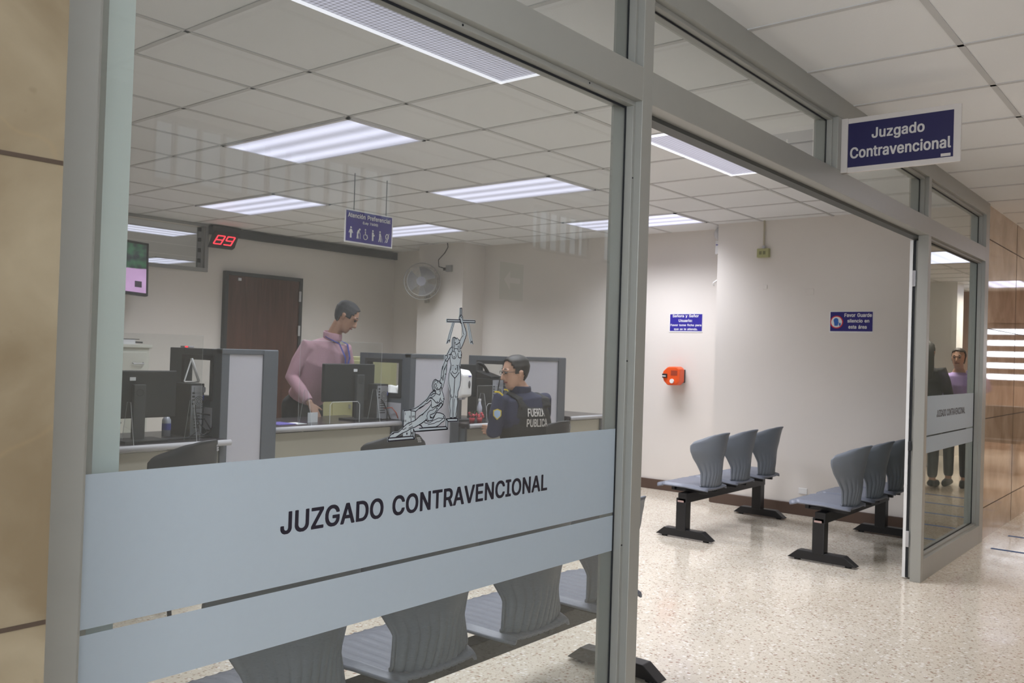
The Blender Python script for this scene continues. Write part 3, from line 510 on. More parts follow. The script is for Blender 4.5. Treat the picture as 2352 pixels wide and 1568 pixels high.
# ------------------------------------------------------------ shopfront
TY = 1.56
def post(n, x0, x1, z0, z1, y0=FY, y1=TY): return struct(box('trim_%d' % n, M_ALU, x0, x1, y0, y1, z0, z1, bevel=.002))
post(5, .604, .66, 0, CZ); post(6, 2.36, 2.42, 0, CZ); post(7, 5.76, 5.82, 0, 2.143, FY, 1.505); post(8, 7.38, 7.5, 0, CZ)
post(9, .66, 2.36, 2.143, 2.25); post(10, 2.42, 7.38, 2.143, 2.25); post(11, .66, 2.36, 2.50, CZ); post(12, 2.42, 7.38, 2.50, CZ)
post(13, 4.12, 4.19, 2.25, 2.50); post(14, 5.74, 5.80, 2.25, 2.50); post(15, .66, 2.36, 0, .12); post(16, 5.82, 7.38, 0, .135, FY, 1.505)
struct(box('trim_17', M_ALUD, 2.42, 7.38, 1.505, 1.557, 2.128, 2.1435))     # sliding door track
struct(box('trim_18', mat('greenish_aluminium', (.80, .86, .83), .4, 0), .745, .795, 1.60, 1.68, 0, CZ))
post(19, .527, .604, 0, CZ, 1.455, 1.50)
def pane(i, x0, x1, z0, z1, m=M_GLASS, gask=True, bead=.014):
    t = struct(thing('window_%d' % i, ((x0 + x1) / 2, GY, z0)))
    box('glass_pane', m, x0, x1, GY - .003, GY + .003, z0, z1, t)
    f = MB()
    for a in ((x0, x1, z0, z0 + bead), (x0, x1, z1 - bead, z1), (x0, x0 + bead, z0 + bead, z1 - bead), (x1 - bead, x1, z0 + bead, z1 - bead)): f.box(a[0], a[1], GY - .032, GY - .006, a[2], a[3])
    f.build('glazing_bead', M_ALU, t, bevel=.001)
    g_ = MB(); b2 = bead + .006
    for a in ((x0, x1, z0, z0 + b2), (x0, x1, z1 - b2, z1), (x0, x0 + b2, z0 + b2, z1 - b2), (x1 - b2, x1, z0 + b2, z1 - b2)): g_.box(a[0], a[1], GY - .006, GY - .0035, a[2], a[3])
    g_.build('gasket', M_GASK, t)
    return t
W1 = pane(1, .66, 2.36, .12, 2.143)
for z, x in ((1.96, 2.353), (1.35, 2.353), (.735, 2.353), (1.66, 2.353)): pass
s = MB(); [s.cyl((2.3525, GY - .0335, z), (2.3525, GY - .031, z), .0028, 10) for z in (.74, 1.32, 1.90)]
[s.cyl((x, GY - .0335, 2.136), (x, GY - .031, 2.136), .0028, 10) for x in (1.0, 1.55, 2.1)]
s.build('screw', M_GASK, W1)
pane(2, .66, 2.36, 2.25, 2.50); pane(3, 2.42, 4.12, 2.25, 2.50); pane(4, 4.19, 5.74, 2.25, 2.50); pane(5, 5.80, 7.38, 2.25, 2.50)
W6 = pane(6, 5.82, 7.38, .135, 2.143, M_GLASS2)
def film(t, x0, x1, bands, txt):
    for z0, z1 in bands: box('frosted_band', M_FILM, x0, x1, GY - .0045, GY - .0035, z0, z1, t)
    text('lettering', 'JUZGADO CONTRAVENCIONAL', M_INK, (txt[0], GY - .0050, txt[2]), (1, 0, 0), txt[1] - txt[0], txt[3] - txt[2], t, bold=.018)
film(W1, .682, 2.342, ((.841, 1.105), (.72, .831)), (1.085, 1.99, .946, .993))
film(W6, 5.84, 7.34, ((.886, 1.14), (.772, .876)), (6.27, 7.07, .995, 1.043))
# line-drawn emblem of a woman holding up scales above a reclining figure
EMB_S = """b 303.9,342.0 306.6,343.3 309.3,342.4 309.5,326.1
b 303.9,342.0 304.1,325.8
b 257.4,311.9 305.3,313.0
b 315.8,312.5 361.1,313.6 360.9,308.7 315.3,307.4
b 257.4,311.9 257.3,306.7 304.5,308.1
t 279.9,306.2 265.9,274.0 262.7,262.4 259.4,253.0
t 284.3,305.4 272.0,272.1 269.0,256.4
b 259.4,253.0 264.3,259.9 268.7,261.6 269.0,256.4
t 332.4,307.6 339.8,284.1 347.0,256.1
t 337.1,307.3 345.3,284.3 352.0,262.1 355.5,254.2
b 347.0,256.1 350.4,261.0 355.5,254.2
b 303.7,324.7 301.6,320.4 301.0,316.1 304.3,312.1
b 303.7,324.7 309.0,325.5 313.1,321.5 314.3,312.6
b 304.5,322.6 307.7,320.7 309.3,318.7
b 304.1,315.3 305.9,310.1 307.6,306.0 310.0,305.0
t 304.3,312.1 304.6,305.8 307.7,304.4
n 310.0,304.5 313.5,296.7 314.6,289.4 317.3,281.1 320.3,277.0
n 317.6,274.2 311.7,269.3 306.7,261.7 304.6,257.5
b 316.9,306.4 322.9,295.0 328.9,283.6 329.3,275.2 322.9,261.2 317.2,250.5 310.7,240.8
n 305.3,257.5 307.3,249.1 309.2,239.7
n 280.5,267.7 278.4,262.9 278.1,245.2 280.1,243.2 279.7,234.9
b 280.5,267.7 284.9,268.9 289.6,267.5 292.0,263.9
n 285.7,268.4 286.6,255.9 286.5,235.0 284.4,232.4 280.5,234.9
t 282.0,266.2 282.2,252.6 282.5,241.2
n 291.1,266.5 297.2,267.2 301.2,262.6 305.9,262.2
b 304.6,256.4 298.7,252.6 291.1,250.3
b 287.1,254.4 290.2,255.0
n 287.8,239.8 293.1,240.9 300.0,239.5
n 300.4,247.9 300.0,239.5 301.8,233.8 304.2,232.8 306.4,234.4
t 303.5,247.5 306.4,234.4
b 278.1,244.7 271.9,240.9 267.7,234.6 262.2,226.2 260.1,223.1
b 279.1,232.8 274.9,226.5 267.5,224.8
n 274.9,226.5 270.8,218.1 262.9,209.7 259.3,208.1 255.5,210.6
n 254.9,223.5 263.9,221.6 263.3,218.0 256.2,211.1
n 254.2,223.0 253.8,215.7 255.5,210.6 250.1,199.2 245.5,186.8
n 276.4,226.0 279.0,224.5 279.7,219.3 282.9,215.7 287.5,214.9 292.0,216.8 293.7,221.1 293.1,225.8 288.1,234.0
b 300.5,229.0 300.3,223.8 303.3,218.6 308.0,217.1 312.5,219.0
B 286.8,220.4 286.9,218.9
B 312.7,226.1 312.8,223.5
n 271.5,218.1 274.3,206.7 276.6,199.5 276.4,193.2 273.8,186.1
n 310.2,236.6 313.9,229.3 313.9,221.9 311.4,211.4 308.6,204.0 307.4,196.6 311.0,186.3
t 279.2,199.0 283.0,198.0 286.7,199.0
t 294.8,199.1 298.9,198.1 303.5,199.4
n 301.3,197.6 299.9,193.4 302.5,187.1
B 293.7,190.2 293.7,189.2
n 264.4,209.7 261.8,201.4 261.1,186.1
n 260.4,200.3 256.3,193.1 252.2,186.0
n 246.9,196.8 243.7,180.4 243.0,168.3 240.0,160.7
n 258.7,196.9 252.7,189.2 250.8,180.4 251.6,173.8
n 261.5,196.9 261.6,184.8 259.6,177.1 258.3,170.5 253.0,150.7 248.0,139.8
b 256.5,177.1 259.6,176.5
n 251.1,173.8 252.1,168.3 250.8,163.9 249.0,161.2 246.7,167.2 248.8,172.7
b 243.0,168.1 246.7,166.7
n 276.2,197.1 275.8,189.3 270.7,178.2 269.7,165.0 271.6,152.8 277.4,138.3 276.9,130.6 278.2,121.7 279.7,115.0
n 300.4,197.3 301.7,187.2 299.6,181.6 292.4,177.7 285.9,179.4 281.3,183.8
b 307.8,197.3 312.5,183.9 314.3,163.7 311.1,145.8 305.1,133.5 304.8,123.5 302.7,114.5
B 293.8,190.0 293.8,188.8
b 276.2,180.4 282.1,173.8 291.7,166.6 298.4,171.6 307.0,180.5
b 291.4,166.0 291.3,150.4 290.7,134.8 290.6,130.4
n 290.6,130.4 289.2,120.4 287.8,114.9 287.9,101.5 286.1,90.5 286.7,77.1 287.9,67.6
n 280.9,125.0 280.6,120.5 283.9,118.0 285.9,120.4
n 295.8,123.1 295.6,120.3 298.5,118.2 301.1,120.7
n 278.5,115.0 276.5,105.1 277.0,95.1 279.9,85.1 278.7,75.2 278.3,68.5
n 293.0,114.7 291.8,104.8 291.7,90.3 291.2,76.9 292.8,68.0
n 303.6,114.5 305.2,104.4 302.3,90.0 299.6,76.7 300.8,68.8
B 279.1,67.6 287.1,67.6
B 292.0,67.5 301.7,67.9
B 265.6,65.7 279.2,65.9 306.4,65.2 307.0,58.5
B 307.0,58.5 272.3,59.0 265.6,65.7
b 264.9,65.2 265.4,47.0
b 271.5,58.8 271.6,40.6
b 213.5,131.6 216.4,135.8 212.4,147.8 213.9,155.4 218.2,161.9 223.5,164.0 228.2,161.8
n 216.4,135.8 221.6,137.9 217.1,146.7 217.8,155.3 221.4,159.7 225.2,160.7
n 217.7,139.1 222.5,136.3 225.5,137.3
n 225.5,154.2 221.0,151.0 222.1,144.5 227.7,140.0
n 225.5,153.7 228.1,147.7 225.9,145.5
b 228.3,161.3 233.8,159.6 239.2,159.6 240.2,155.7 245.0,153.5 246.4,150.8 243.8,145.3 238.6,139.9 236.3,139.4
B 229.9,142.7 231.5,142.2
b 227.7,139.5 232.4,138.3 236.2,139.9
b 230.7,158.5 231.6,155.3
b 237.8,156.3 241.8,153.5
n 238.6,139.9 238.9,133.3
n 243.8,144.2 242.1,132.2 239.2,125.7
b 217.9,135.3 222.6,134.7 225.8,131.4
n 225.5,137.3 225.1,129.7 239.3,125.1 242.2,128.9
b 217.9,135.3 210.4,131.6 204.6,125.2 197.5,116.7 185.7,109.5 177.0,104.3 171.2,101.3
b 223.6,129.8 216.7,128.8 208.5,124.1
n 224.4,129.2 223.0,124.9 215.5,120.7 205.7,119.3
b 205.7,119.3 194.7,110.3
b 205.7,118.7 214.1,117.5 220.5,113.0 226.9,107.4 233.2,105.6 239.3,108.2 242.7,118.0
B 231.9,109.5 232.0,108.8
n 245.4,144.2 248.2,134.3 254.3,122.1 256.6,114.4 252.5,109.5 247.8,109.7 243.7,114.7
B 253.8,116.1 253.8,115.3
b 209.8,113.2 197.9,106.0 192.0,105.0 186.2,100.4 171.6,93.8
n 210.5,113.2 211.9,99.1 215.2,94.2 222.8,96.7 231.9,99.7
b 215.2,94.2 231.9,99.7 243.3,105.9
B 231.9,99.7 238.2,97.9 245.6,107.0 250.6,101.4
b 253.3,110.1 252.1,101.3 246.2,94.9 240.0,91.8
b 250.6,101.4 243.1,93.9
b 211.7,103.5 201.6,92.9 184.1,80.6 172.4,76.2
n 184.0,81.7 182.0,77.5
n 233.5,98.5 223.0,92.3 217.0,89.2 207.9,88.4 200.5,83.3 197.8,75.8 199.7,67.1 204.5,63.2
b 233.7,94.2 230.9,88.8 223.5,81.4 209.1,77.6 209.3,73.3 215.6,70.3
n 228.3,94.3 232.3,92.0
b 208.6,73.3 211.0,70.0 217.9,70.2 229.7,81.2 231.1,84.4 240.0,91.8
b 228.9,82.3 222.4,71.7 216.6,64.3 200.0,62.3 195.2,67.3
b 232.0,82.2 243.7,81.3 254.8,77.6 260.6,72.5 261.6,66.9
B 255.8,72.7 256.8,69.3
n 261.6,66.9 238.0,68.9 221.2,64.1 207.7,58.2 195.6,58.2 189.5,60.0
n 253.0,66.7 247.6,63.1 240.0,60.1 233.0,59.9
n 233.0,59.9 223.1,56.5 201.9,54.1
b 261.6,66.9 258.7,61.6 249.5,57.5 240.4,51.4 229.7,47.5 203.7,47.6
b 195.3,66.2 182.1,58.7 173.3,55.4
B 173.3,55.4 180.9,51.8 183.3,48.0
B 173.7,46.8 203.7,47.4 265.7,46.7 271.6,40.1
B 174.0,39.9 271.6,40.1
b 120.8,90.5 121.2,69.6 120.8,53.5
b 120.8,90.5 140.0,91.6 144.8,89.7 158.0,88.0
b 141.2,92.0 156.5,94.5 169.4,99.8
b 158.0,86.7 173.2,96.2 185.1,100.6
n 144.9,89.3 145.4,63.5
b 159.0,87.1 159.0,66.4
b 186.0,81.0 175.3,77.1 159.0,66.4 146.1,62.7 132.1,59.0 120.8,51.8 114.2,46.2 105.2,40.7 91.6,40.6 84.9,37.5 79.5,33.6 77.4,29.6
B 87.7,37.4 91.1,38.9
b 196.5,65.8 177.4,57.0 158.5,50.1 146.7,48.1 132.9,41.9 119.1,38.3 107.8,33.8 97.7,29.3
n 148.6,59.1 139.3,55.2
n 151.2,53.0 145.4,50.7 138.5,48.4
n 116.4,47.8 122.3,46.2 130.2,50.1
n 145.6,46.4 145.2,29.3
B 74.1,28.5 153.5,29.3 158.0,22.6
B 74.1,28.5 74.4,21.8
B 74.4,21.8 158.0,22.1
B 153.9,46.0 157.8,39.8
b 154.6,45.1 153.8,29.3
b 159.6,39.7 159.2,22.5
B 159.0,39.7 271.3,40.0
b 195.1,68.5 195.9,64.1
t 125.7,86.1 125.9,80.5
t 139.3,77.9 139.5,72.8
t 141.8,77.8 142.1,72.7
t 123.0,68.7 123.2,64.5
t 126.1,68.6 126.3,64.3
t 129.1,68.5 129.3,64.2
t 136.6,63.5 136.8,60.5
t 139.0,63.0 140.5,60.3
t 148.3,78.0 150.3,73.6 151.9,77.9
t 153.7,77.8 153.9,73.5
t 155.7,77.8 155.9,73.4
b 131.3,38.1 133.3,33.8 135.2,37.9
b 147.8,38.6 150.9,33.7
b 150.7,38.4 148.0,33.8"""
EMB_F = """254.3,313.8 363.7,315.9 363.9,306.4 255.5,304.0
276.3,307.6 286.3,305.0 270.5,255.4 256.6,250.9
329.3,307.0 339.5,307.4 358.8,252.7 344.4,254.4
301.2,343.5 311.5,344.1 312.8,326.2 317.2,315.9 317.8,303.3 302.3,305.7 299.5,316.1 301.3,325.6
308.4,306.0 319.2,306.5 332.0,283.7 331.7,274.2 325.3,261.3 313.1,239.8 310.2,235.5 303.8,257.5 314.6,273.6 313.9,288.3
276.2,262.9 280.4,269.3 288.7,270.1 306.6,262.8 305.4,256.5 310.0,240.8 315.1,230.4 315.5,220.9 311.7,204.0 310.6,195.6 314.1,186.3 271.5,186.1 275.6,195.3 272.9,205.7 268.5,218.0 276.7,234.8 275.5,245.2
276.2,246.2 282.1,233.9 260.1,206.5 251.8,210.6 251.2,223.9 259.2,225.1 269.0,239.8
252.4,213.7 264.4,209.7 262.6,186.1 242.6,186.0
273.0,197.0 308.6,197.3 315.0,183.9 316.0,162.6 312.8,144.6 306.9,130.1 305.3,112.3 303.9,89.9 302.6,66.5 276.7,67.5 278.5,80.7 274.6,95.2 276.9,115.1 275.9,135.0 268.7,152.8 267.3,165.0 268.9,181.5
244.5,196.8 264.2,197.0 264.0,184.8 261.3,176.0 248.9,137.6 239.4,139.9 239.4,156.3 239.6,167.2 242.2,180.4
210.4,147.8 212.3,156.5 218.2,162.9 224.2,165.1 240.7,161.2 248.1,153.0 245.4,144.2 243.1,126.7 219.6,131.5 214.8,135.9
203.0,127.4 217.9,135.8 227.1,136.8 240.0,126.8 247.1,142.0 258.6,115.5 253.6,102.4 250.8,95.9 232.7,82.8 218.3,62.1 195.2,67.3 173.3,55.4 172.3,77.8 210.2,103.5 209.7,114.3
171.1,103.4 185.7,111.1 203.0,127.4 221.0,135.8 226.0,127.0 208.2,114.3 186.2,99.3 171.6,92.7
218.0,66.4 232.7,83.8 254.8,78.7 262.9,72.4 263.3,64.7 249.6,55.4 229.7,46.9 184.1,47.4 182.2,57.1 195.3,65.2
263.2,67.4 308.3,66.9 309.6,56.7 265.2,57.4
262.4,66.9 272.8,66.5 274.1,38.8 263.7,38.9
173.6,49.5 273.6,47.7 274.1,38.8 174.1,38.3
118.4,91.8 141.2,92.8 172.9,101.4 184.7,108.9 185.1,100.6 160.4,86.6 160.7,66.4 146.1,62.7 120.8,52.2
185.9,81.9 197.8,89.4 222.6,88.6 223.9,62.1 196.5,64.1 177.4,56.6 146.8,47.2 119.2,37.5 97.8,28.5 77.5,28.3 79.4,35.3 87.5,42.4 105.1,42.4 120.8,52.7 146.0,63.5 158.9,66.9
120.9,37.4 146.7,48.1 158.6,49.2 160.4,21.6 121.5,23.8
71.8,29.5 159.4,30.2 161.6,21.5 72.8,20.3
153.9,46.9 271.6,46.7 272.7,38.6 154.3,38.7"""
mb = MB()
def P2(tok): a, b = tok.split(','); return (1.3 + float(a) / 1000, 1.1 + float(b) / 1000)
for k, L in enumerate(EMB_F.strip().split('\n')):
    vs_, fs_ = fill2d([[P2(q) for q in L.split()]]); bv = [mb.bm.verts.new((x, GY - .0036 - k * .00004, z)) for x, z in vs_]
    for f_ in fs_: mb.bm.faces.new([bv[q] for q in f_])
mb.build('emblem_backing', M_STICK, W1)
mb = MB(); WD = {'t': .0011, 'n': .0016, 'b': .0021, 'B': .0027}
for L in EMB_S.strip().split('\n'):
    a = L.split(); pts = [P2(q) for q in a[1:]]; hw = WD[a[0]] / 2
    for p, q in zip(pts, pts[1:]):
        d = Vector((q[0] - p[0], q[1] - p[1]))
        if d.length < 1e-6: continue
        n = Vector((-d.y, d.x)).normalized() * hw
        mb.bm.faces.new([mb.bm.verts.new((a_, GY - .0048, b_)) for a_, b_ in ((p[0] + n.x, p[1] + n.y), (q[0] + n.x, q[1] + n.y), (q[0] - n.x, q[1] - n.y), (p[0] - n.x, p[1] - n.y))])
    for p in pts: mb.bm.faces.new([mb.bm.verts.new((p[0] + hw * math.cos(t_ * math.pi / 4), GY - .0049, p[1] + hw * math.sin(t_ * math.pi / 4))) for t_ in range(8)])
mb.build('emblem_line', M_INK, W1)

# sliding leaf parked behind the sidelight
D = struct(thing('door_1', (6.6, 1.536, 0)))
for nm, a in (('stile', (5.815, 5.885)), ('stile', (7.31, 7.38))): box(nm, M_ALU, a[0], a[1], 1.517, 1.555, .01, 2.12, D, .002)
box('rail', M_ALU, 5.885, 7.31, 1.517, 1.555, .01, .10, D); box('rail', M_ALU, 5.885, 7.31, 1.517, 1.555, 2.03, 2.12, D)
box('glass_pane', M_GLASS, 5.885, 7.31, 1.533, 1.539, .10, 2.03, D)
box('seal', M_GASK, 5.807, 5.815, 1.530, 1.542, .01, 2.12, D)
box('edge_strip', M_WHITE, 5.80, 5.815, 1.544, 1.562, .01, 2.12, D)
mb = MB()
for z in (.25, 1.88): mb.box(5.797, 5.815, 1.525, 1.545, z - .05, z + .05)
mb.build('latch', M_SILV, D, bevel=.003)
box('handle', M_BLKP, 5.797, 5.815, 1.525, 1.545, .80, .86, D, .003); box('handle', M_BLKP, 5.800, 5.815, 1.508, 1.517, 1.02, 1.25, D, .003)

# brown door on the back wall
D = struct(thing('door_2', (5.78, 8.44, 0)))
box('door_leaf', M_WOOD, 5.31, 6.25, 8.405, 8.45, .01, 2.085, D, .003)
f = MB(); [f.box(*a) for a in ((5.27, 5.31, 8.39, 8.45, 0, 2.125), (6.25, 6.29, 8.39, 8.45, 0, 2.125), (5.31, 6.25, 8.39, 8.45, 2.085, 2.125))]
f.build('door_frame', M_DGREY, D, bevel=.003)
for z in (.3, 1.45, 1.85): box('hinge', M_SILV, 6.236, 6.262, 8.380, 8.390, z, z + .12, D)
box('closer_bracket', M_SILV, 5.43, 5.47, 8.395, 8.405, 2.03, 2.06, D, .002)
MB().tube([(5.36, 8.405, 1.02), (5.36, 8.35, 1.02), (5.46, 8.35, 1.02)], .01, 8).build('door_handle', M_SILV, D, smooth=True)

# high jalousie window on the back wall
t = struct(thing('window_7', (3.97, 8.45, WZ0)))
f = MB()
for a in ((WX0 - .04, WX1 + .04, WZ0 - .04, WZ0), (WX0 - .04, WX1 + .04, WZ1, WZ1 + .028), (WX0 - .04, WX0, WZ0, WZ1), (WX1, WX1 + .04, WZ0, WZ1)): f.box(a[0], a[1], 8.415, 8.45, a[2], a[3])
f.box(WX1 - .02, WX1, 8.45, 8.56, WZ0, WZ1)
f.build('frame', mat('window_frame_grey', (.30, .30, .30), .5), t, bevel=.003)
for k in range(4): box('louvre_pane', M_CLEAR, WX0, WX1 - .03, 8.50, 8.506, WZ0 + .005 + k * .11, WZ0 + .11 + k * .11, t)
mb = MB(); [mb.box(WX1 - .045, WX1 - .02, 8.47, 8.49, WZ0 + .06 + k * .11, WZ0 + .10 + k * .11) for k in range(4)]; mb.build('louvre_clip', M_GASK, t)

# ------------------------------------------------------------ signs
def sign_y(name, x0, x1, y, z0, z1, label, m, border=.012, th=.004):
    t = thing(name, ((x0 + x1) / 2, y, z0), label, 'sign')
    box('board', M_SIGNW, x0, x1, y, y + th, z0, z1, t); box('panel', m, x0 + border, x1 - border, y - .001, y, z0 + border, z1 - border, t)
    return t
# projecting sign, faces back along the hall (-x)
t = thing('hanging_sign', (4.17, 1.19, 2.24), 'blue and white sign reading Juzgado Contravencional sticking out above the doorway', 'sign')
box('board', M_SIGNW, 4.172, 4.186, .925, 1.443, 2.237, 2.495, t, .002)
box('panel', M_NAVY, 4.1705, 4.172, .955, 1.413, 2.262, 2.470, t)
box('end_profile', M_SIGNW, 4.162, 4.196, 1.413, 1.443, 2.237, 2.495, t, .002)
for zz, s_, y0, y1, h in ((2.375, 'Juzgado', 1.305, 1.075, .062), (2.302, 'Contravencional', 1.402, .964, .054)):
    text('lettering', s_, mat('sign_letter_white', (.60, .58, .58), .5), (4.1699, y0, zz), (0, -1, 0), y0 - y1, h, t, bold=.022)
box('maker_tag', M_SIGNW, 4.1698, 4.1703, .965, 1.005, 2.266, 2.279, t)
# preferential service sign hanging from the office ceiling, faces the street side (-y)
SY = 4.90; X0, X1, Z0, Z1 = 4.018, 4.478, 2.092, 2.332
t = thing('hanging_sign', ((X0 + X1) / 2, SY, Z0), 'small blue sign with six white figures reading Atención Preferencial, hung by two cords', 'sign')
box('board', M_WHITE, X0, X1, SY, SY + .005, Z0, Z1, t); box('panel', mat('sign_violet_blue', (.045, .035, .26), .45), X0 + .01, X1 - .01, SY - .001, SY, Z0 + .01, Z1 - .01, t)
text('lettering', 'Atención Preferencial', M_WHITE, (X0 + .025, SY - .0015, Z0 + .182), (1, 0, 0), .41, .034, t, bold=.02)
text('lettering', '(Ley 7600)', M_WHITE, (X0 + .165, SY - .0015, Z0 + .142), (1, 0, 0), .145, .024, t, bold=.012)
for k, x in enumerate((X0 + .08, X0 + .39)): MB().cyl((x, SY + .002, Z1 - .005), (x, SY + .002, CZ - .004), .003, 6).build('cord', M_GASK, t)
def picto(kind, cx, z0, h):
    m_ = MB(); y = SY - .0022
    def dot(x, z, r): m_.cyl((cx + x, y, z0 + z), (cx + x, y - .0004, z0 + z), r, 14)
    def ln(pts, r): m_.tube([(cx + a, y - .0003, z0 + b) for a, b in pts], [(.0003, r)] * len(pts), 8, wide=(0, 1, 0))
    if kind == 0: dot(0, .074, .0075); ln([(0, .062), (0, .03)], .009); ln([(-.003, .03), (-.004, 0)], .004); ln([(.003, .03), (.004, 0)], .004); ln([(-.006, .06), (-.018, .035)], .003); ln([(.006, .06), (.018, .035)], .003)
    if kind == 1: dot(.012, .068, .0075); ln([(.004, .062), (-.008, .035)], .008); ln([(-.008, .035), (-.012, 0)], .004); ln([(-.006, .035), (0, 0)], .004); ln([(.006, .055), (.018, .035), (.018, 0)], .002)
    if kind == 2:
        dot(-.004, .072, .006); ln([(-.004, .062), (-.002, .035), (.012, .035), (.018, .012)], .004)
        ln([(-.002 + .019 * math.cos(a), .02 + .019 * math.sin(a)) for a in [R(120 + 24 * q) for q in range(11)]], .0025)
    if kind == 3: dot(-.002, .073, .007); ln([(-.002, .062), (-.002, .03)], .008); ln([(.006, .045), (.008, .035)], .009); ln([(-.002, .03), (-.002, 0)], .007)
    if kind == 4: dot(-.002, .074, .007); ln([(-.002, .063), (-.002, .035)], .007); ln([(-.003, .035), (-.012, 0)], .004); ln([(0, .035), (.008, 0)], .004); ln([(.003, .055), (.012, .040), (.024, 0)], .0018)
    if kind == 5: ln([(-.012, .03), (-.016, .05), (-.004, .066), (.012, .058), (.014, .04), (.004, .026), (.0, .008), (-.010, .004)], .0035); ln([(-.022, 0), (.02, .072)], .002)
    m_.build('figure', M_WHITE, t)
for k in range(6): picto(k, X0 + .055 + k * .070, Z0 + .035, .08)
# wall signs on the right wall, face -x
def sign_x(x, y0, y1, z0, z1, label, lines, m, hole=None):
    t = thing('wall_sign', (x, (y0 + y1) / 2, z0), label, 'sign')
    box('board', M_WHITE, x - .004, x, y0, y1, z0, z1, t); box('panel', m, x - .005, x - .004, y0 + .005, y1 - .008, z0 + .012, z1 - .006, t)
    for s_, a, b, zz, h in lines: text('lettering', s_, M_WHITE, (x - .0055, a, zz), (0, -1, 0), a - b, h, t, bold=.022)
    return t
sign_x(7.78, 3.998, 4.366, 1.592, 1.779, 'small blue wall sign reading Señora y Señor Usuario above the orange ticket dispenser',
       (('Señora y Señor', 4.33, 4.04, 1.735, .034), ('Usuario:', 4.26, 4.11, 1.695, .028), ('Favor tome ficha para', 4.35, 4.01, 1.648, .027), ('que se le atienda.', 4.31, 4.05, 1.608, .027)), M_NAVY2)
t = sign_x(7.50, 2.293, 2.657, 1.594, 1.777, 'small blue wall sign reading Favor Guarde silencio en esta área with round red-rimmed symbol',
           (('Favor Guarde', 2.530, 2.305, 1.727, .032), ('silencio en', 2.505, 2.325, 1.680, .030), ('esta área', 2.495, 2.345, 1.628, .032)), mat('sign_mid_blue', (.022, .017, .18), .45))
MB().cyl((7.4935, 2.595, 1.684), (7.4950, 2.595, 1.684), .055, 32).build('symbol_rim', mat('sign_red', (.6, .03, .05), .5), t)
MB().cyl((7.4925, 2.595, 1.684), (7.4935, 2.595, 1.684), .046, 32).build('symbol_disc', M_WHITE, t)
mb = MB(); mb.ball((7.492, 2.60, 1.697), (.001, .021, .022)); mb.prism([(2.612, 1.652), (2.585, 1.652), (2.575, 1.685), (2.618, 1.69)], 7.4915, 7.4925, 'x'); mb.ball((7.492, 2.567, 1.665), (.001, .009, .014))
mb.build('silent_head', mat('symbol_blue', (.03, .14, .5), .5), t)
# arrow sign on the hall wall (seen mirrored in the big pane)
t = thing('exit_sign', (5.05, HY, 1.66), 'green arrow sign on the hall wall, faintly mirrored in the big pane', 'sign')
box('board', M_WHITE, 4.90, 5.20, HY, HY + .004, 1.66, 2.02, t); box('panel', mat('sign_green', (.02, .22, .10), .5), 4.91, 5.19, HY + .004, HY + .005, 1.73, 2.01, t)
MB().prism([(4.96, 1.88), (5.03, 1.95), (5.03, 1.90), (5.15, 1.90), (5.15, 1.86), (5.03, 1.86), (5.03, 1.81)], HY + .005, HY + .006).build('arrow', M_WHITE, t)

# ------------------------------------------------------------ wall equipment
t = thing('ticket_dispenser', (7.78, 4.25, 1.06), 'orange ticket dispenser on the pale wall under the small blue sign', 'ticket dispenser')
box('bracket', M_BLKP, 7.735, 7.78, 4.17, 4.24, 1.09, 1.22, t, .004)
MB().prism([(4.33, 1.10), (4.35, 1.15), (4.34, 1.20), (4.29, 1.245), (4.19, 1.25), (4.155, 1.225), (4.155, 1.10), (4.19, 1.065), (4.29, 1.062)], 7.63, 7.735, 'x').build('housing', M_ORANGE, t, bevel=.012)
box('ticket_slot', M_BLKP, 7.622, 7.632, 4.29, 4.345, 1.135, 1.175, t, .003); box('ticket', M_PAPER, 7.612, 7.624, 4.30, 4.34, 1.147, 1.157, t)
MB().cyl((7.618, 4.235, 1.105), (7.631, 4.235, 1.105), .022, 20).build('side_wheel', M_WHITE, t)
box('instruction_label', mat('dark_orange', (.35, .05, .02), .5), 7.6285, 7.6305, 4.18, 4.25, 1.16, 1.21, t)
t = thing('outlet_box', (7.50, 3.26, 2.26), 'yellowish outlet box on a conduit high on the right wall', 'outlet')
box('housing', mat('outlet_yellow', (.42, .42, .22), .5), 7.455, 7.50, 3.205, 3.315, 2.265, 2.345, t, .004)
MB().cyl((7.485, 3.262, 2.37), (7.485, 3.262, 2.6), .008, 10).build('conduit', mat('conduit_beige', (.50, .46, .36), .5), t)
MB().cyl((7.485, 3.262, 2.343), (7.485, 3.262, 2.372), .014, 14).build('connector', M_SILV, t)
mb = MB(); [mb.box(7.453, 7.4555, y - .012, y + .012, 2.29, 2.32) for y in (3.245, 3.28)]; mb.build('socket', mat('socket_olive', (.22, .22, .12), .5), t)
for a, l in (((7.496, 7.5, 3.225, 3.265, 1.98, 2.02), 'small painted cover plate on the wall below the yellowish outlet box'), ((7.496, 7.5, 2.80, 2.88, 1.92, 1.975), 'flush painted plate on the right wall, up left of the silence sign')):
    tag(box('wall_plate', M_WALL, *a, bevel=.002), l, 'wall plate')
tag(box('wall_socket', M_WHITE, 7.492, 7.5, 2.81, 2.885, .185, .235, bevel=.002), 'white socket plate low on the right wall behind the benches', 'socket')
t = thing('emergency_light', (7.66, 3.76, 2.33), 'white emergency light with round lamp behind the wall corner near the ceiling', 'emergency light')
box('housing', M_WHITE, 7.58, 7.72, 3.72, 3.79, 2.33, 2.46, t, .006); MB().ball((7.65, 3.785, 2.53), (.06, .045, .062), 20).build('lamp_head', mat('lamp_glass_grey', (.6, .6, .62), .2), t, smooth=True)
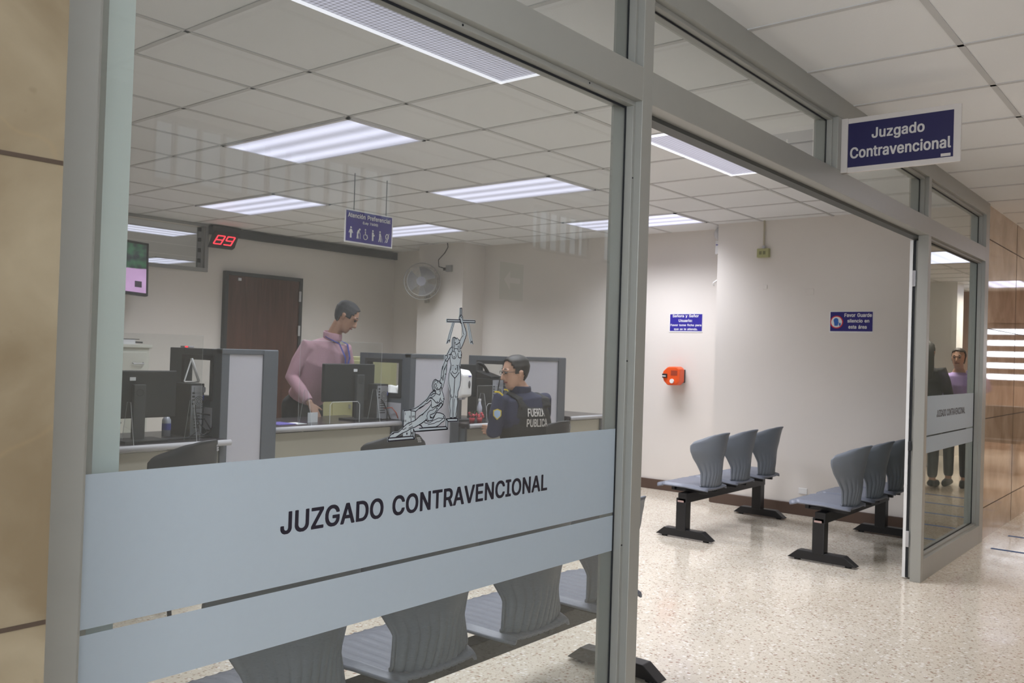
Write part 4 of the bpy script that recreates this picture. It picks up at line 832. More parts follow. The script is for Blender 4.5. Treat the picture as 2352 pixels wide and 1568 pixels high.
box('indicator_label', M_NAVY2, 7.576, 7.58, 3.73, 3.78, 2.415, 2.422, t); MB().cyl((7.65, 3.75, 2.45), (7.65, 3.75, 2.6), .012, 10).build('stem', M_BLKP, t)
tag(MB().tube([(7.60, 3.72, 2.09), (7.58, 3.76, 2.08), (7.57, 3.79, 2.06), (7.58, 3.79, 2.03)], .008, 8).build('wall_hook', M_WHITE, smooth=True, org=(7.6, 3.72, 2.06)), 'small white hook on the wall corner below the emergency light', 'hook')

# wall fan on the column
t = thing('wall_fan', (7.41, 7.40, 1.95), 'round grey wall fan on the column behind the glass', 'fan')
fx, fy, fz, fr = 7.20, 7.34, 2.14, .215
ax = Vector((-.80, -.60, -.06)).normalized(); side = ax.cross(Vector((0, 0, 1))).normalized(); upv = side.cross(ax)
c = Vector((fx, fy, fz))
def ring_pts(r, d, n=40): return [c + ax * d + side * math.cos(2 * math.pi * k / n) * r + upv * math.sin(2 * math.pi * k / n) * r for k in range(n)]
MFAN = mat('fan_grey', (.36, .35, .33), .5)
mb = MB(); P = ring_pts(fr, 0); mb.tube(P + P[:2], .007, 8); P = ring_pts(fr * .80, .045); mb.tube(P + P[:2], .005, 6)
mb.build('rim', MFAN, t, smooth=True)
mb = MB()
for k in range(72):
    a = 2 * math.pi * k / 72; d = side * math.cos(a) + upv * math.sin(a)
    mb.tube([c + ax * .065 + d * .05, c + ax * .06 + d * .12, c + ax * .045 + d * .172, c + d * fr], .0016, 4)
    mb.tube([c + d * fr, c - ax * .05 + d * .17, c - ax * .06 + d * .06], .0016, 4)
mb.build('guard', mat('fan_wire', (.42, .41, .39), .5), t)
MB().cyl(c + ax * .060, c + ax * .068, .055, 24).build('badge', mat('fan_badge', (.30, .30, .34), .5), t)
mb = MB()
for k in range(3):
    a0 = 2 * math.pi * k / 3
    def F(u, v, a0=a0): a = a0 + (u - .5) * 1.5; r = .03 + v * .15; return c + ax * (.02 * (u - .5) * 2) + (side * math.cos(a) + upv * math.sin(a)) * r
    mb.grid(F, 8, 5)
mb.build('blades', mat('fan_blade', (.30, .30, .32), .4), t, solid=.003)
MB().tube([c - ax * .01, c - ax * .12], [.05, .045], 18, dome=True).build('motor', MFAN, t, smooth=True)
MB().tube([c - ax * .11, Vector((7.38, 7.45, 2.02))], .014, 10).tube([(7.38, 7.45, 2.04), (7.38, 7.45, 1.93)], .014, 10).build('arm', MFAN, t, smooth=True)
box('mount', MFAN, 7.385, 7.41, 7.42, 7.48, 1.90, 2.03, t, .003)
t = thing('outlet_box', (7.41, 7.09, 2.26), 'grey plug box on the column beside the round fan, wired to the ceiling', 'outlet')
box('housing', mat('outlet_grey', (.30, .30, .30), .5), 7.37, 7.41, 7.05, 7.13, 2.26, 2.34, t, .004); box('plug', M_BLKP, 7.36, 7.372, 7.12, 7.16, 2.275, 2.31, t, .003)
tag(MB().tube([(7.36, 7.14, 2.30), (7.33, 7.20, 2.32), (7.33, 7.21, 2.40), (7.35, 7.13, 2.48), (7.37, 7.10, 2.55), (7.37, 7.11, 2.6)], .006, 8).build('power_cable', M_GASK, smooth=True, org=(7.36, 7.14, 2.30)), 'dark cable curving from the plug box up to the ceiling', 'cable')
tag(MB().box(5.40, 7.95, 8.40, 8.45, 2.495, 2.585).build('wall_beam', M_DGREY, bevel=.003, org=(6.6, 8.45, 2.5)), 'long dark cable duct along the top of the back wall', 'cable duct')
# queue display
t = thing('queue_display', (5.16, 8.40, 2.36), 'black queue display showing red number 89 near the ceiling', 'display')
shx = Matrix(((1, 0, .18, 0), (0, 1, 0, 0), (0, 0, 1, 0), (0, 0, 0, 1)))
DY = 8.30
rot = Matrix.Translation((5.19, DY, 2.50)) @ Matrix.Rotation(R(-20), 4, 'X')
MB().prism([(-.205, -.150), (.085, -.150), (.180, .03), (-.115, .03)], 0, .05).build('tmp', M_BLKP)
tmp = bpy.data.objects['tmp']; tmp.data.transform(rot); tmp.data.transform(Matrix.Translation(-world_loc(t))); tmp.parent = t; tmp.name = 'housing'
box('bracket', M_DGREY, 5.06, 5.40, 8.33, 8.45, 2.50, 2.585, t, .004)
mb = MB()
def seg(x, z, which):
    h, wd, k = .05, .085, .022
    S = {'a': ((0, 2 * h), (wd, 2 * h)), 'b': ((wd, 2 * h), (wd, h)), 'c': ((wd, h), (wd, 0)), 'd': ((0, 0), (wd, 0)), 'e': ((0, h), (0, 0)), 'f': ((0, 2 * h), (0, h)), 'g': ((0, h), (wd, h))}
    for q in which:
        (a, b), (c_, d) = S[q]
        mb.tube([(x + a + b * .75, -.003, z + b), (x + c_ + d * .75, -.003, z + d)], [(.001, .0065)] * 2, 6, wide=(0, 1, 0))
seg(-.165, -.125, 'abcdefg'); seg(-.045, -.125, 'abcdfg')
bmesh.ops.transform(mb.bm, matrix=rot, verts=mb.bm.verts); mb.build('digits', M_RED, t)
# television
t = thing('television', (3.83, 8.2, 1.83), 'wall television with pink and dark green picture, cut by the left frame', 'television')
rt_ = Matrix.Translation((3.83, 8.2, 2.06)) @ Matrix.Rotation(R(3), 4, 'Y') @ Matrix.Rotation(R(-8), 4, 'X')
mb = MB().box(-.47, .47, 0, .05, -.265, .265); bmesh.ops.transform(mb.bm, matrix=rt_, verts=mb.bm.verts); mb.build('casing', M_BLKP, t, bevel=.005)
sc_ = MB().box(-.445, .445, -.003, -.001, -.24, .24).build('screen', m_tv(), t); sc_.data.transform(Matrix.Translation(world_loc(t))); sc_.data.transform(rt_)
sc_.data.transform(Matrix.Translation(-world_loc(t)))
MB().cyl((3.83, 8.24, 2.06), (3.83, 8.46, 2.06), .03, 12).build('wall_mount', M_BLKP, t)
mb = MB(); mb.box(.33, .40, -.005, -.004, -.19, -.13); bmesh.ops.transform(mb.bm, matrix=rt_, verts=mb.bm.verts); mb.build('caption', mat('caption_dark', (.10, .08, .12), .5), t)

# ------------------------------------------------------------ beam seating
def back_fn(width=1.0):
    def F(u, v):
        s_ = 2 * u - 1
        K = ((0, .160), (.06, .168), (.18, .160), (.32, .152), (.46, .185), (.58, .225), (.70, .250), (.80, .249), (.89, .232), (.96, .200), (1.0, .165))
        for (a, wa), (b, wb) in zip(K, K[1:]):
            if v <= b: hw = wa + (wb - wa) * (v - a) / (b - a); break
        K = ((0, -.160), (.1, -.182), (.3, -.200), (.55, -.203), (.8, -.225), (.95, -.245), (1, -.262))
        for (a, ya), (b, yb) in zip(K, K[1:]):
            if v <= b: yy = ya + (yb - ya) * (v - a) / (b - a); break
        zz = .362 + .432 * v
        zz -= (.035 * v ** 6) * abs(s_) ** 3 * 0.3
        if v > .8: zz += -.020 * (1 - abs(s_)) * 0 + .012 * abs(s_) ** 4
        yy += (.035 + .135 * min(v, .8)) * s_ * s_
        zz -= .060 * max(0, (v - .55) / .45) ** 2 * abs(s_) ** 3
        if v < .06: zz += .03 * abs(s_) ** 4
        rib = abs(((s_ * 5.5) % 1.0) - .5) * 2
        amp = .019 * max(0, 1 - v / (.55 - .10 * (1 - abs(s_)))) ** .8 if v < .5 else 0
        yy += amp * (rib ** 2)
        return (s_ * hw * width, yy, zz)
    return F
def seat_fn():
    def F(u, v):
        s_ = 2 * u - 1; yy = -.185 + v * .415
        hw = .155 + .072 * min(1, v / .45) ** .8 - .03 * max(0, v - .75) ** 2 * 8
        if v > .85: yy -= .03 * abs(s_) ** 3
        zz = .398 - .022 * max(0, .4 - v) / .4 - .018 * max(0, v - .8) / .2 + .010 * abs(s_) ** 3 + (.0030 if int(u * 48 + .5) % 5 == 0 and .05 < u < .95 else 0)
        if abs(s_) > .93: zz -= .016
        return (s_ * hw, yy, zz)
    return F
def make_bench(x_seats, feet, beam, label, grp, org, m1=M_SEAT, m2=M_BACKP):
    t = thing('beam_bench', org, label, 'bench', grp); ox, oy, _ = org
    MB().box(beam[0], beam[1], oy - .035, oy + .035, .268, .338).build('beam', M_BLK, t, bevel=.003)
    for x in feet:
        lg = MB().box(x - .04, x + .04, oy - .03, oy + .05, .06, .30).build('leg', M_BLK, t, bevel=.004)
        MB().prism([(oy - .24, .012), (oy + .22, .012), (oy + .15, .07), (oy - .16, .07)], x - .035, x + .035, 'x').build('foot', M_BLK, lg, bevel=.004)
        for d in (-.18, .16): MB().cyl((x, oy + d, 0), (x, oy + d, .014), .022, 16).build('levelling_pad', M_BLK, lg)
    for x in x_seats:
        st = MB().grid(seat_fn(), 48, 16).build('seat', m1, t, smooth=True, solid=.012)
        st.location = (x - ox, 0, 0); st.data.transform(Matrix.Translation((0, 0, 0)))
        fix_local(st, x, oy, t)
        bk = MB().grid(back_fn(), 66, 26).build('backrest', m2, t, smooth=True, solid=.009); fix_local(bk, x, oy, t)
        sg = MB()
        for d in (-.09, .09): sg.box(x + d - .012, x + d + .012, oy - .15, oy + .13, .338, .362)
        sg.box(x - .13, x + .13, oy + .10, oy + .125, .345, .372); sg.build('bracket', M_BLK, t, bevel=.002)
    tg = box('maker_label', mat('label_pale', (.5, .35, .33), .5), feet[0] - .0415, feet[0] - .040, oy - .012, oy + .038, .27, .283, t)
    return t
def fix_local(o, x, y, t):
    # grids above are modelled around the seat centre; move them under their thing
    o.data.transform(Matrix.Translation(world_loc(t))); o.location = (x - t.location.x, y - t.location.y, 0 - t.location.z)
GB = 'grey beam benches of the waiting area'
make_bench((5.98, 6.48, 6.98), (5.83, 7.16), (5.79, 7.20), 'three-seat grey beam bench against the far pale wall, behind the other one', GB, (6.48, 3.10, 0))
make_bench((5.98, 6.48, 6.98), (5.83, 7.16), (5.79, 7.20), 'three-seat grey beam bench next to the parked glass door, cut by its edge', GB, (6.48, 2.08, 0))
make_bench((1.42, 1.92, 2.42, 2.92), (3.17, 1.17), (1.10, 3.22), 'four-seat grey beam bench right behind the big pane, backs to the glass', GB, (2.17, 2.00, 0))

# ------------------------------------------------------------ work stations
def desk(x0, x1, y0, y1, z, label, legs=False):
    t = thing('desk', ((x0 + x1) / 2, (y0 + y1) / 2, 0), label, 'desk', 'service desks of the counter')
    MB().box(x0, x1, y0 + .02, y1, z - .028, z).build('worktop', M_TOP, t)
    mb = MB().tube([(x0, y0 + .018, z - .016), (x1, y0 + .018, z - .016)], .018, 12); mb.build('edge_band', M_EDGE, t, smooth=True)
    box('front_panel', M_MOD, x0 + .02, x1 - .02, y0 + .10, y0 + .12, .08, z - .05, t)
    box('apron', M_DGREY, x0 + .01, x1 - .01, y0 + .085, y0 + .12, z - .044, z - .028, t)
    for x in (x0 + .01, x1 - .03): box('side_panel', M_PART, x, x + .025, y0 + .08, y1 - .02, 0, z - .028, t)
    return t
desk(1.85, 2.985, 4.62, 5.32, .757, 'dark desk at the left with black monitor, tower and cables')
desk(3.40, 4.54, 4.79, 5.45, .795, 'dark desk in front of the standing man in pink')
desk(5.13, 5.79, 4.62, 5.32, .757, 'dark desk where the uniformed officer sits')
desk(6.56, 7.18, 4.66, 5.40, .762, 'empty low desk at the right beyond the last partition')
def partition(x, x1w, x1, ysd, label, op):
    z = 1.30; Y = 4.75
    t = thing('office_partition', (x, Y, 0), label, 'partition', 'grey office partitions between desks')
    MB().box(x + .03, x1w, Y, Y + .05, .05, z - .03).build('fabric_panel', M_FAB, t)
    box('post', M_PART, x1w, x1, Y - .012, Y + .06, 0, z, t, .004); box('post', M_PART, x - .025, x + .03, Y - .005, Y + .06, 0, z, t, .004)
    box('top_rail', M_PART, x - .025, x1, Y - .008, Y + .06, z - .03, z + .003, t, .004)
    # side screen with a window opening
    y0, y1 = Y + .06, ysd; a, b, zb, zt = op
    f = MB()
    for q in ((y0, a, 0, z), (b, y1, 0, z), (a, b, 0, zb), (a, b, zt, z)): f.box(x - .022, x + .022, q[0], q[1], q[2], q[3])
    f.build('side_screen', M_PART, t, bevel=.003)
    mb = MB()
    for q in ((a - .02, a + .012, zb - .02, zt + .02), (b - .012, b + .02, zb - .02, zt + .02), (a, b, zb - .02, zb + .012), (a, b, zt - .012, zt + .02)): mb.box(x - .030, x + .030, q[0], q[1], q[2], q[3])
    mb.build('window_rim', M_DGREY, t, bevel=.002)
    box('screen_glass', M_CLEAR, x - .003, x + .003, a, b, zb, zt, t)
    box('lower_fabric', M_FAB, x - .026, x - .022, y0 + .03, y1 - .03, .80, zb - .06, t)
    return t
partition(3.00, 3.27, 3.38, 5.36, 'grey partition with pale panel left of the standing man', (4.857, 5.18, .995, 1.24))
partition(4.59, 5.02, 5.11, 5.33, 'grey partition with pale panel behind the drawn figures on the glass', (4.86, 5.24, .985, 1.24))
partition(5.84, 6.43, 6.54, 5.30, 'grey partition with pale panel to the right of the seated officer', (4.88, 5.18, .985, 1.24))

def monitor(x0, x1, y, z0, z1, zd, label, sx=None):
    cx = (x0 + x1) / 2 if sx is None else sx
    t = thing('monitor', (cx, y, zd), label, 'monitor', 'black monitors seen from behind')
    box('screen_housing', M_BLKP, x0, x1, y, y + .035, z0, z1, t, .006)
    box('stand', mat('stand_grey', (.06, .062, .066), .5), cx - .036, cx + .036, y - .03, y - .002, zd + .012, z1 - .08, t, .004)
    box('base', M_BLKP, cx - .13, cx + .13, y - .13, y + .06, zd, zd + .014, t, .003)
    lg = MB(); P = [(cx + .021 * math.cos(2 * math.pi * k / 24), y - .031, z1 - .125 + .021 * math.sin(2 * math.pi * k / 24)) for k in range(25)]
    lg.tube(P, .0012, 6); lg.build('round_badge', M_BLKP, t)
    text('badge_lettering', 'DELL', M_BLKP, (cx - .013, y - .0306, z1 - .131), (1, 0, 0), .026, .011, t)
    box('asset_sticker', M_PAPER, cx - .05, cx - .015, y - .002, y, z1 - .058, z1 - .038, t)
    return t
monitor(2.14, 2.75, 4.86, .888, 1.163, .757, 'black monitor seen from behind on the left desk', 2.51)
monitor(4.01, 4.49, 5.06, .935, 1.213, .795, 'black monitor seen from behind in front of the man in pink', 4.33)
monitor(5.14, 5.57, 4.98, .95, 1.225, .757, 'black monitor on the desk in front of the officer', 5.33)
def tower(x0, x1, y0, y1, z, h, label):
    t = thing('computer_tower', ((x0 + x1) / 2, y0, z), label, 'computer', 'tower computers seen from behind')
    box('case', M_BLKP, x0, x1, y0 + .004, y1, z, z + h, t, .003)
    G1 = mat('rear_plate_grey', (.42, .43, .47), .45, .15)
    box('rear_plate', G1, x0 + .008, x1 - .012, y0, y0 + .005, z + .006, z + h - .012, t)
    mb = MB(); cx = (x0 + x1) / 2 + .012
    for r in (.012, .022, .032): P = [(cx + r * math.cos(2 * math.pi * k / 20), y0 - .001, z + h * .66 + r * math.sin(2 * math.pi * k / 20)) for k in range(21)]; mb.tube(P, .0016, 5)
    mb.box(cx - .04, cx + .04, y0 - .002, y0 - .0005, z + h * .66 - .042, z + h * .66 - .038); mb.build('fan_grille', M_DGREY, t)
    mb = MB()
    for k in range(5): mb.box(x0 + .03, x1 - .03, y0 - .002, y0, z + .05 + k * .018, z + .057 + k * .018)
    for k in range(4): mb.box(x0 + .014, x0 + .03, y0 - .002, y0, z + h * .60 + k * .022, z + h * .60 + .012 + k * .022)
    mb.build('slot', M_DGREY, t); box('power_supply', mat('psu_silver', (.45, .46, .5), .4, .4), cx - .035, cx + .04, y0 - .003, y0, z + h - .055, z + h - .022, t)
    box('side_latch', mat('latch_blue', (.05, .08, .4), .5), x1 - .011, x1 - .004, y0 - .001, y0 + .004, z + h * .68, z + h * .78, t)
    return t
tower(2.875, 2.972, 4.92, 5.20, .757, .325, 'black tower computer with tangled cables on the left desk')
tower(4.43, 4.545, 4.96, 5.24, .795, .27, 'black tower computer beside the monitor in front of the man in pink')
tower(5.645, 5.80, 4.86, 5.14, .757, .35, 'black tower computer carrying the desk phone near the officer')
# cables behind the left tower
CAB = [[(2.905, 4.915, .93), (2.90, 4.86, .85), (2.95, 4.84, .79), (2.90, 4.80, .765), (2.70, 4.78, .765), (2.45, 4.74, .765)],
       [(2.92, 4.915, .90), (2.98, 4.85, .89), (2.99, 4.83, .83), (2.93, 4.82, .768), (2.80, 4.76, .764)],
       [(2.90, 4.915, .86), (2.93, 4.84, .87), (2.965, 4.82, .80), (2.90, 4.80, .775), (2.83, 4.84, .766)],
       [(2.93, 4.915, .82), (2.90, 4.86, .83), (2.90, 4.83, .78), (2.95, 4.80, .766)],
       [(2.91, 4.915, .95), (2.885, 4.87, .88), (2.88, 4.83, .80), (2.80, 4.80, .766), (2.62, 4.80, .766), (2.48, 4.80, .766)],
       [(2.40, 4.825, .87), (2.33, 4.80, .83), (2.25, 4.78, .80), (2.12, 4.80, .768)]]
for k, P in enumerate(CAB):
    tag(MB().tube(P, .0042, 6).build('cable', M_GASK, smooth=True, org=P[0]), 'black cable hanging among the tangle behind the left tower computer', 'cable', 'tangled cables on the left desk')
P = [(4.50, 4.955, .88), (4.53, 4.90, .89), (4.55, 4.87, .85), (4.56, 4.86, .81)]
tag(MB().tube(P, .004, 6).build('cable', mat('orange_cable', (.40, .09, .05), .6), smooth=True, org=P[0]), 'orange cable beside the middle tower computer', 'cable')
tag(MB().tube([(4.47, 4.955, .95), (4.46, 4.91, .92), (4.48, 4.89, .86), (4.50, 4.88, .802)], .005, 6).build('cable', M_GASK, smooth=True, org=(4.47, 4.955, .95)), 'black cable hanging from the middle tower computer', 'cable')
# white triangular stand on the tower
t = thing('easel_stand', (2.925, 5.0, 1.082), 'white triangular stand on top of the left tower computer', 'stand')
mb = MB(); mb.tube([(2.872, 4.99, 1.092), (2.922, 5.0, 1.235)], .0045, 8); mb.tube([(2.890, 5.02, 1.092), (2.922, 5.0, 1.235)], .0035, 8); mb.tube([(2.922, 5.0, 1.235), (2.972, 4.99, 1.092)], .009, 8)
mb.build('frame', M_WHITE, t); MB().tube([(2.875, 4.99, 1.09), (2.972, 4.99, 1.09)], .005, 8).build('base', M_SIGNW, t)
# desk items
t = thing('desk_phone', (5.72, 4.95, 1.107), 'black desk phone with raised handset on the tower computer by the officer', 'phone')
MB().prism([(4.88, 1.107), (5.06, 1.107), (5.06, 1.17), (4.88, 1.125)], 5.65, 5.79, 'x').build('base', M_BLKP, t, bevel=.005)
MB().tube([(5.62, 5.0, 1.235), (5.66, 5.0, 1.225), (5.70, 5.0, 1.20), (5.73, 5.0, 1.165), (5.745, 5.0, 1.13)], [(.012, .026), (.014, .02), (.012, .016), (.014, .02), (.014, .026)], 10, dome=True).build('handset', M_BLKP, t, smooth=True)
t = thing('bottle', (5.33, 4.72, .757), 'clear bottle behind the red flowers on the officer desk', 'bottle')
MB().tube([(5.33, 4.72, .76), (5.33, 4.72, .88), (5.33, 4.72, .91), (5.33, 4.72, .93)], [.022, .022, .012, .010], 16).build('body', mat('bottle_plastic', (.50, .52, .60), .15), t, smooth=True)
MB().cyl((5.33, 4.72, .93), (5.33, 4.72, .95), .012, 14).build('cap', M_WHITE, t)
for k, (x, y, z) in enumerate(((5.22, 4.70, .757), (5.29, 4.68, .757))):
    t = thing('flower_pot', (x, y, z), ('small pot of red flowers with green leaves, left of its twin, on officer desk', 'small pot of red flowers nearest the bottle on the officer desk')[k], 'flowers', 'red flower pots on the officer desk')
    MB().tube([(x, y, z), (x, y, z + .045)], [.018, .025], 14).build('pot', mat('pot_red', (.35, .03, .04), .5), t, smooth=True)
    mb = MB(); rr = random.Random(k)
    for q in range(9): mb.ball((x + rr.uniform(-.025, .025), y + rr.uniform(-.02, .02), z + .05 + rr.uniform(0, .03)), .011, 8)
    mb.build('blossom', mat('blossom_red', (.55, .08, .10), .6), t, smooth=True)
    mb = MB()
    for q in range(8): a = rr.uniform(0, 6.28); mb.tube([(x, y, z + .04), (x + .03 * math.cos(a), y + .03 * math.sin(a), z + .10)], [(.002, .006), (.001, .002)], 6)
    mb.build('leaf', mat('leaf_green', (.05, .14, .06), .6), t)
t = thing('soap_dispenser', (5.03, 4.70, .98), 'white hand sanitiser dispenser fixed to the partition post left of the officer', 'dispenser')
MB().prism([(4.60, .985), (4.60, 1.15), (4.63, 1.185), (4.735, 1.195), (4.735, .985), (4.66, .965)], 4.985, 5.10, 'x').build('housing', M_WHITE, t, bevel=.012)
MB().ball((5.065, 4.598, 1.075), (.012, .006, .032)).build('level_window', mat('window_smoke', (.12, .12, .13), .2), t, smooth=True)
box('brand_strip', M_NAVY2, 5.052, 5.082, 4.596, 4.599, 1.135, 1.142, t); box('nozzle', M_SILV, 5.03, 5.07, 4.64, 4.68, .952, .975, t, .004)
def shield(x0, x1, y, z, h, notch, label):
    t = thing('acrylic_shield', ((x0 + x1) / 2, y, z), label, 'acrylic shield', 'clear acrylic shields on the desks')
    pts = [(x0, z), (x0, z + h), (x1, z + h), (x1, z)] if not notch else [(x0, z), (x0, z + h), (x1, z + h), (x1, z), (notch[1], z), (notch[1], z + .13), (notch[1] - .02, z + .15), (notch[0] + .02, z + .15), (notch[0], z + .13), (notch[0], z)]
    MB().prism(pts, y, y + .003).build('sheet', M_CLEAR, t)
    mb = MB(); mb.tube([(x0, y + .001, z), (x0, y + .001, z + h), (x1, y + .001, z + h), (x1, y + .001, z)], .0008, 5)
    if notch: mb.tube([(notch[0], y, z), (notch[0], y, z + .13), (notch[0] + .02, y, z + .15), (notch[1] - .02, y, z + .15), (notch[1], y, z + .13), (notch[1], y, z)], .002, 5)
    mb.build('sheet_edge', M_EDGEC, t)
    for x in (x0 + .06, x1 - .06):
        MB().prism([(y - .07, z), (y + .07, z), (y + .02, z + .24), (y - .02, z + .24)], x - .0015, x + .0015, 'x').build('foot', M_CLEAR, t)
        MB().tube([(x, y - .07, z), (x, y - .02, z + .235), (x, y + .02, z + .235), (x, y + .07, z)], .0012, 5).build('foot_edge', M_EDGEC, t)
shield(3.66, 4.40, 4.885, .795, .58, (3.93, 4.20), 'clear acrylic shield with cut-out in front of the man in pink')
shield(2.33, 2.83, 4.72, .757, .62, None, 'clear acrylic shield standing on the left desk')
shield(5.30, 5.72, 4.72, .757, .30, (5.42, 5.60), 'low clear acrylic shield beside the officer')
tag(MB().box(3.845, 3.93, 5.02, 5.025, .795, .865).build('card', M_PAPER, org=(3.89, 5.02, .795)), 'white card standing on the desk by the man in pink', 'card')
tag(MB().box(3.55, 3.70, 4.95, 5.15, .795, .798).build('leaflet', mat('leaflet_violet', (.09, .07, .35), .5), org=(3.62, 5.05, .795)), 'blue and purple leaflet lying on the middle desk', 'leaflet')
tag(MB().box(3.69, 3.77, 4.93, 5.06, .795, .7975).build('leaflet', M_PAPER, org=(3.73, 5.0, .795)), 'pale leaflet lying beside the blue leaflet on the middle desk', 'leaflet')
t = thing('bottle', (2.76, 4.98, .757), 'clear bottle with blue label behind the left monitor stand', 'bottle')
MB().tube([(2.76, 4.98, .76), (2.76, 4.98, .86), (2.76, 4.98, .885)], [.026, .026, .012], 16).build('body', mat('bottle_clear', (.42, .44, .50), .15), t, smooth=True); MB().cyl((2.76, 4.98, .80), (2.76, 4.98, .84), .0265, 16).build('label_band', M_LAN, t)
MB().cyl((2.76, 4.98, .885), (2.76, 4.98, .90), .013, 14).build('cap', M_WHITE, t)
t = thing('router', (3.0, 5.20, 1.30), 'small device with red light on top of the left partition', 'device')
box('housing', M_SILV, 2.98, 3.02, 5.14, 5.24, 1.301, 1.312, t, .002); box('indicator', M_RED, 2.976, 2.981, 5.15, 5.175, 1.303, 1.311, t)
t = thing('filing_cabinet', (3.75, 7.95, 0), 'tall cream filing cabinet at the left edge behind the left desk', 'cabinet')
box('body', M_CAB, 3.60, 4.19, 7.92, 8.42, 0, 1.27, t, .004)
for k in range(3):
    d = box('drawer', M_CAB, 3.63, 4.16, 7.90, 7.92, .06 + k * .40, .43 + k * .40, t, .004)
    MB().tube([(4.02, 7.90, .33 + k * .40), (4.02, 7.88, .32 + k * .40), (4.12, 7.88, .32 + k * .40), (4.12, 7.90, .33 + k * .40)], .006, 8).build('drawer_handle', M_SILV, d)
box('top_plate', M_CAB, 3.58, 4.21, 7.90, 8.43, 1.27, 1.30, t, .004)
t = thing('paper_tray', (3.85, 8.1, 1.30), 'stack of papers and tray on top of the filing cabinet', 'papers')
box('sheets', M_PAPER, 3.70, 4.08, 7.98, 8.2, 1.301, 1.345, t); box('folder', M_BLKP, 3.85, 4.13, 8.0, 8.15, 1.345, 1.352, t); MB().tube([(3.95, 8.02, 1.325), (4.17, 8.02, 1.32)], .008, 8).build('pen', M_BLKP, t)
t = thing('storage_cabinet', (6.25, 7.2, 0), 'low olive cabinet glimpsed through the middle partition window', 'cabinet')
box('body', M_OLIVE, 5.72, 6.62, 7.1, 7.5, 0, 1.24, t, .004)
for x in (5.74, 6.18): dd = box('cabinet_door', M_OLIVE, x, x + .42, 7.085, 7.1, .05, 1.20, t, .004); box('knob', M_SILV, x + .2, x + .22, 7.07, 7.085, .7, .74, dd)

# visitor chairs at the desks
def visitor_chair(x, y, rz, label, sc=1.0):
    t = thing('visitor_chair', (0, 0, 0), label, 'chair', 'black visitor chairs at the service desks')
    b = MB().grid(back_fn(1.02), 66, 26).build('backrest', M_CHAR, t, smooth=True, solid=.010)
    st = MB().grid(seat_fn(), 48, 16).build('seat', M_CHAR, t, smooth=True, solid=.012)
    for sx in (-1, 1):
        MB().tube([(sx * .19, .19, .385), (sx * .22, .21, .0)], .011, 10).build('leg', M_BLK, t, smooth=True)
        MB().tube([(sx * .19, -.15, .385), (sx * .22, -.22, .0)], .011, 10).build('leg', M_BLK, t, smooth=True)
    MB().tube([(-.19, .19, .38), (.19, .19, .38), (.19, -.15, .38), (-.19, -.15, .38), (-.19, .19, .38)], .010, 8).build('seat_frame', M_BLK, t)
    mb = MB()
    BF = back_fn(1.02)
    for i in range(3):
        for j in range(3): p_ = BF(.68 + i * .035 + j * .012, .93 - j * .03); mb.box(p_[0] - .004, p_[0] + .004, p_[1] - .010, p_[1] - .005, p_[2] - .004, p_[2] + .004)
    mb.build('vent_slots', mat('slot_pale', (.35, .35, .36), .6), t)
    t.location = (x, y, .02); t.rotation_euler = (0, 0, rz)
    for ch in t.children: ch.location.z += 0
    return t
c1 = visitor_chair(2.36, 4.22, R(21), 'black visitor chair in front of the left desk')
c2 = copy_tree(c1); c2.location = (3.94, 4.30, 0); c2.rotation_euler = (0, 0, R(-8)); c2['label'] = 'black visitor chair before the middle desk, just above the frosted band'
c3 = copy_tree(c1); c3.location = (5.42, 4.16, 0); c3.rotation_euler = (0, 0, R(-2)); c3.scale.z = 1.04; c3['label'] = 'black visitor chair the uniformed officer sits on'
c1.location.z = .0; c1.scale.z = 1.06

# blue tape on the hall floor
for k, (x, y0, y1) in enumerate(((7.27, .7, 1.34), (7.92, .55, 1.34), (8.56, .6, 1.3), (9.2, .5, 1.25), (9.8, .4, 1.2), (5.9, -.9, .2))):
    lb = ('strip of blue tape on the hall floor nearest the sidelight', 'second strip of blue tape on the hall floor past the sidelight', 'third strip of blue tape along the polished stone wall', 'fourth strip of blue tape along the polished stone wall', 'farthest strip of blue tape along the polished stone wall', 'strip of blue tape on the hall floor outside the view')[k]
    if k < 5: tag(box('floor_tape', M_TAPE, x - .022, x + .022, y0, y1, 0, .0012), lb, 'tape', 'blue tape strips on the hall floor')

# ------------------------------------------------------------ people
def frame_from(f, upv=(0, 0, 1)):
    f = Vector(f).normalized(); r = f.cross(Vector(upv)).normalized(); u = r.cross(f); return f, r, u
HR = ((0, .030, .024, .048), (.018, .044, .046, .036), (.045, .055, .064, .022), (.085, .066, .082, .008), (.125, .072, .092, 0), (.165, .074, .096, -.004), (.20, .064, .084, -.006), (.224, .042, .058, -.008), (.236, .015, .022, -.008))
def head(mb, c, F, s=1.0):
    f, r, u = F; c = Vector(c); rg = []
    for h, a, b, o in HR:
        rg.append([c + u * (h - .12) * s + f * o * s + (r * math.cos(t_) * a + f * math.sin(t_) * b) * s for t_ in [2 * math.pi * k / 20 for k in range(20)]])
    mb.rings(rg)
    mb.tube([c + (f * .088 + u * .012) * s, c + (f * .104 - u * .018) * s, c + (f * .110 - u * .034) * s, c + (f * .088 - u * .042) * s], [.009 * s, .011 * s, .014 * s, .012 * s], 8, dome=True)
    mb.tube([c + (f * .080 + r * .05 + u * .022) * s, c + (f * .094 + u * .024) * s, c + (f * .080 - r * .05 + u * .022) * s], [.010 * s] * 3, 8, dome=True)
    for k in (-1, 1): mb.tube([c + (r * .072 * k - f * .004 + u * .022) * s, c + (r * .082 * k - f * .014 + u * .004) * s, c + (r * .073 * k - f * .004 - u * .026) * s], [(.007 * s, .016 * s), (.007 * s, .020 * s), (.006 * s, .009 * s)], 8, wide=tuple(r), dome=True)
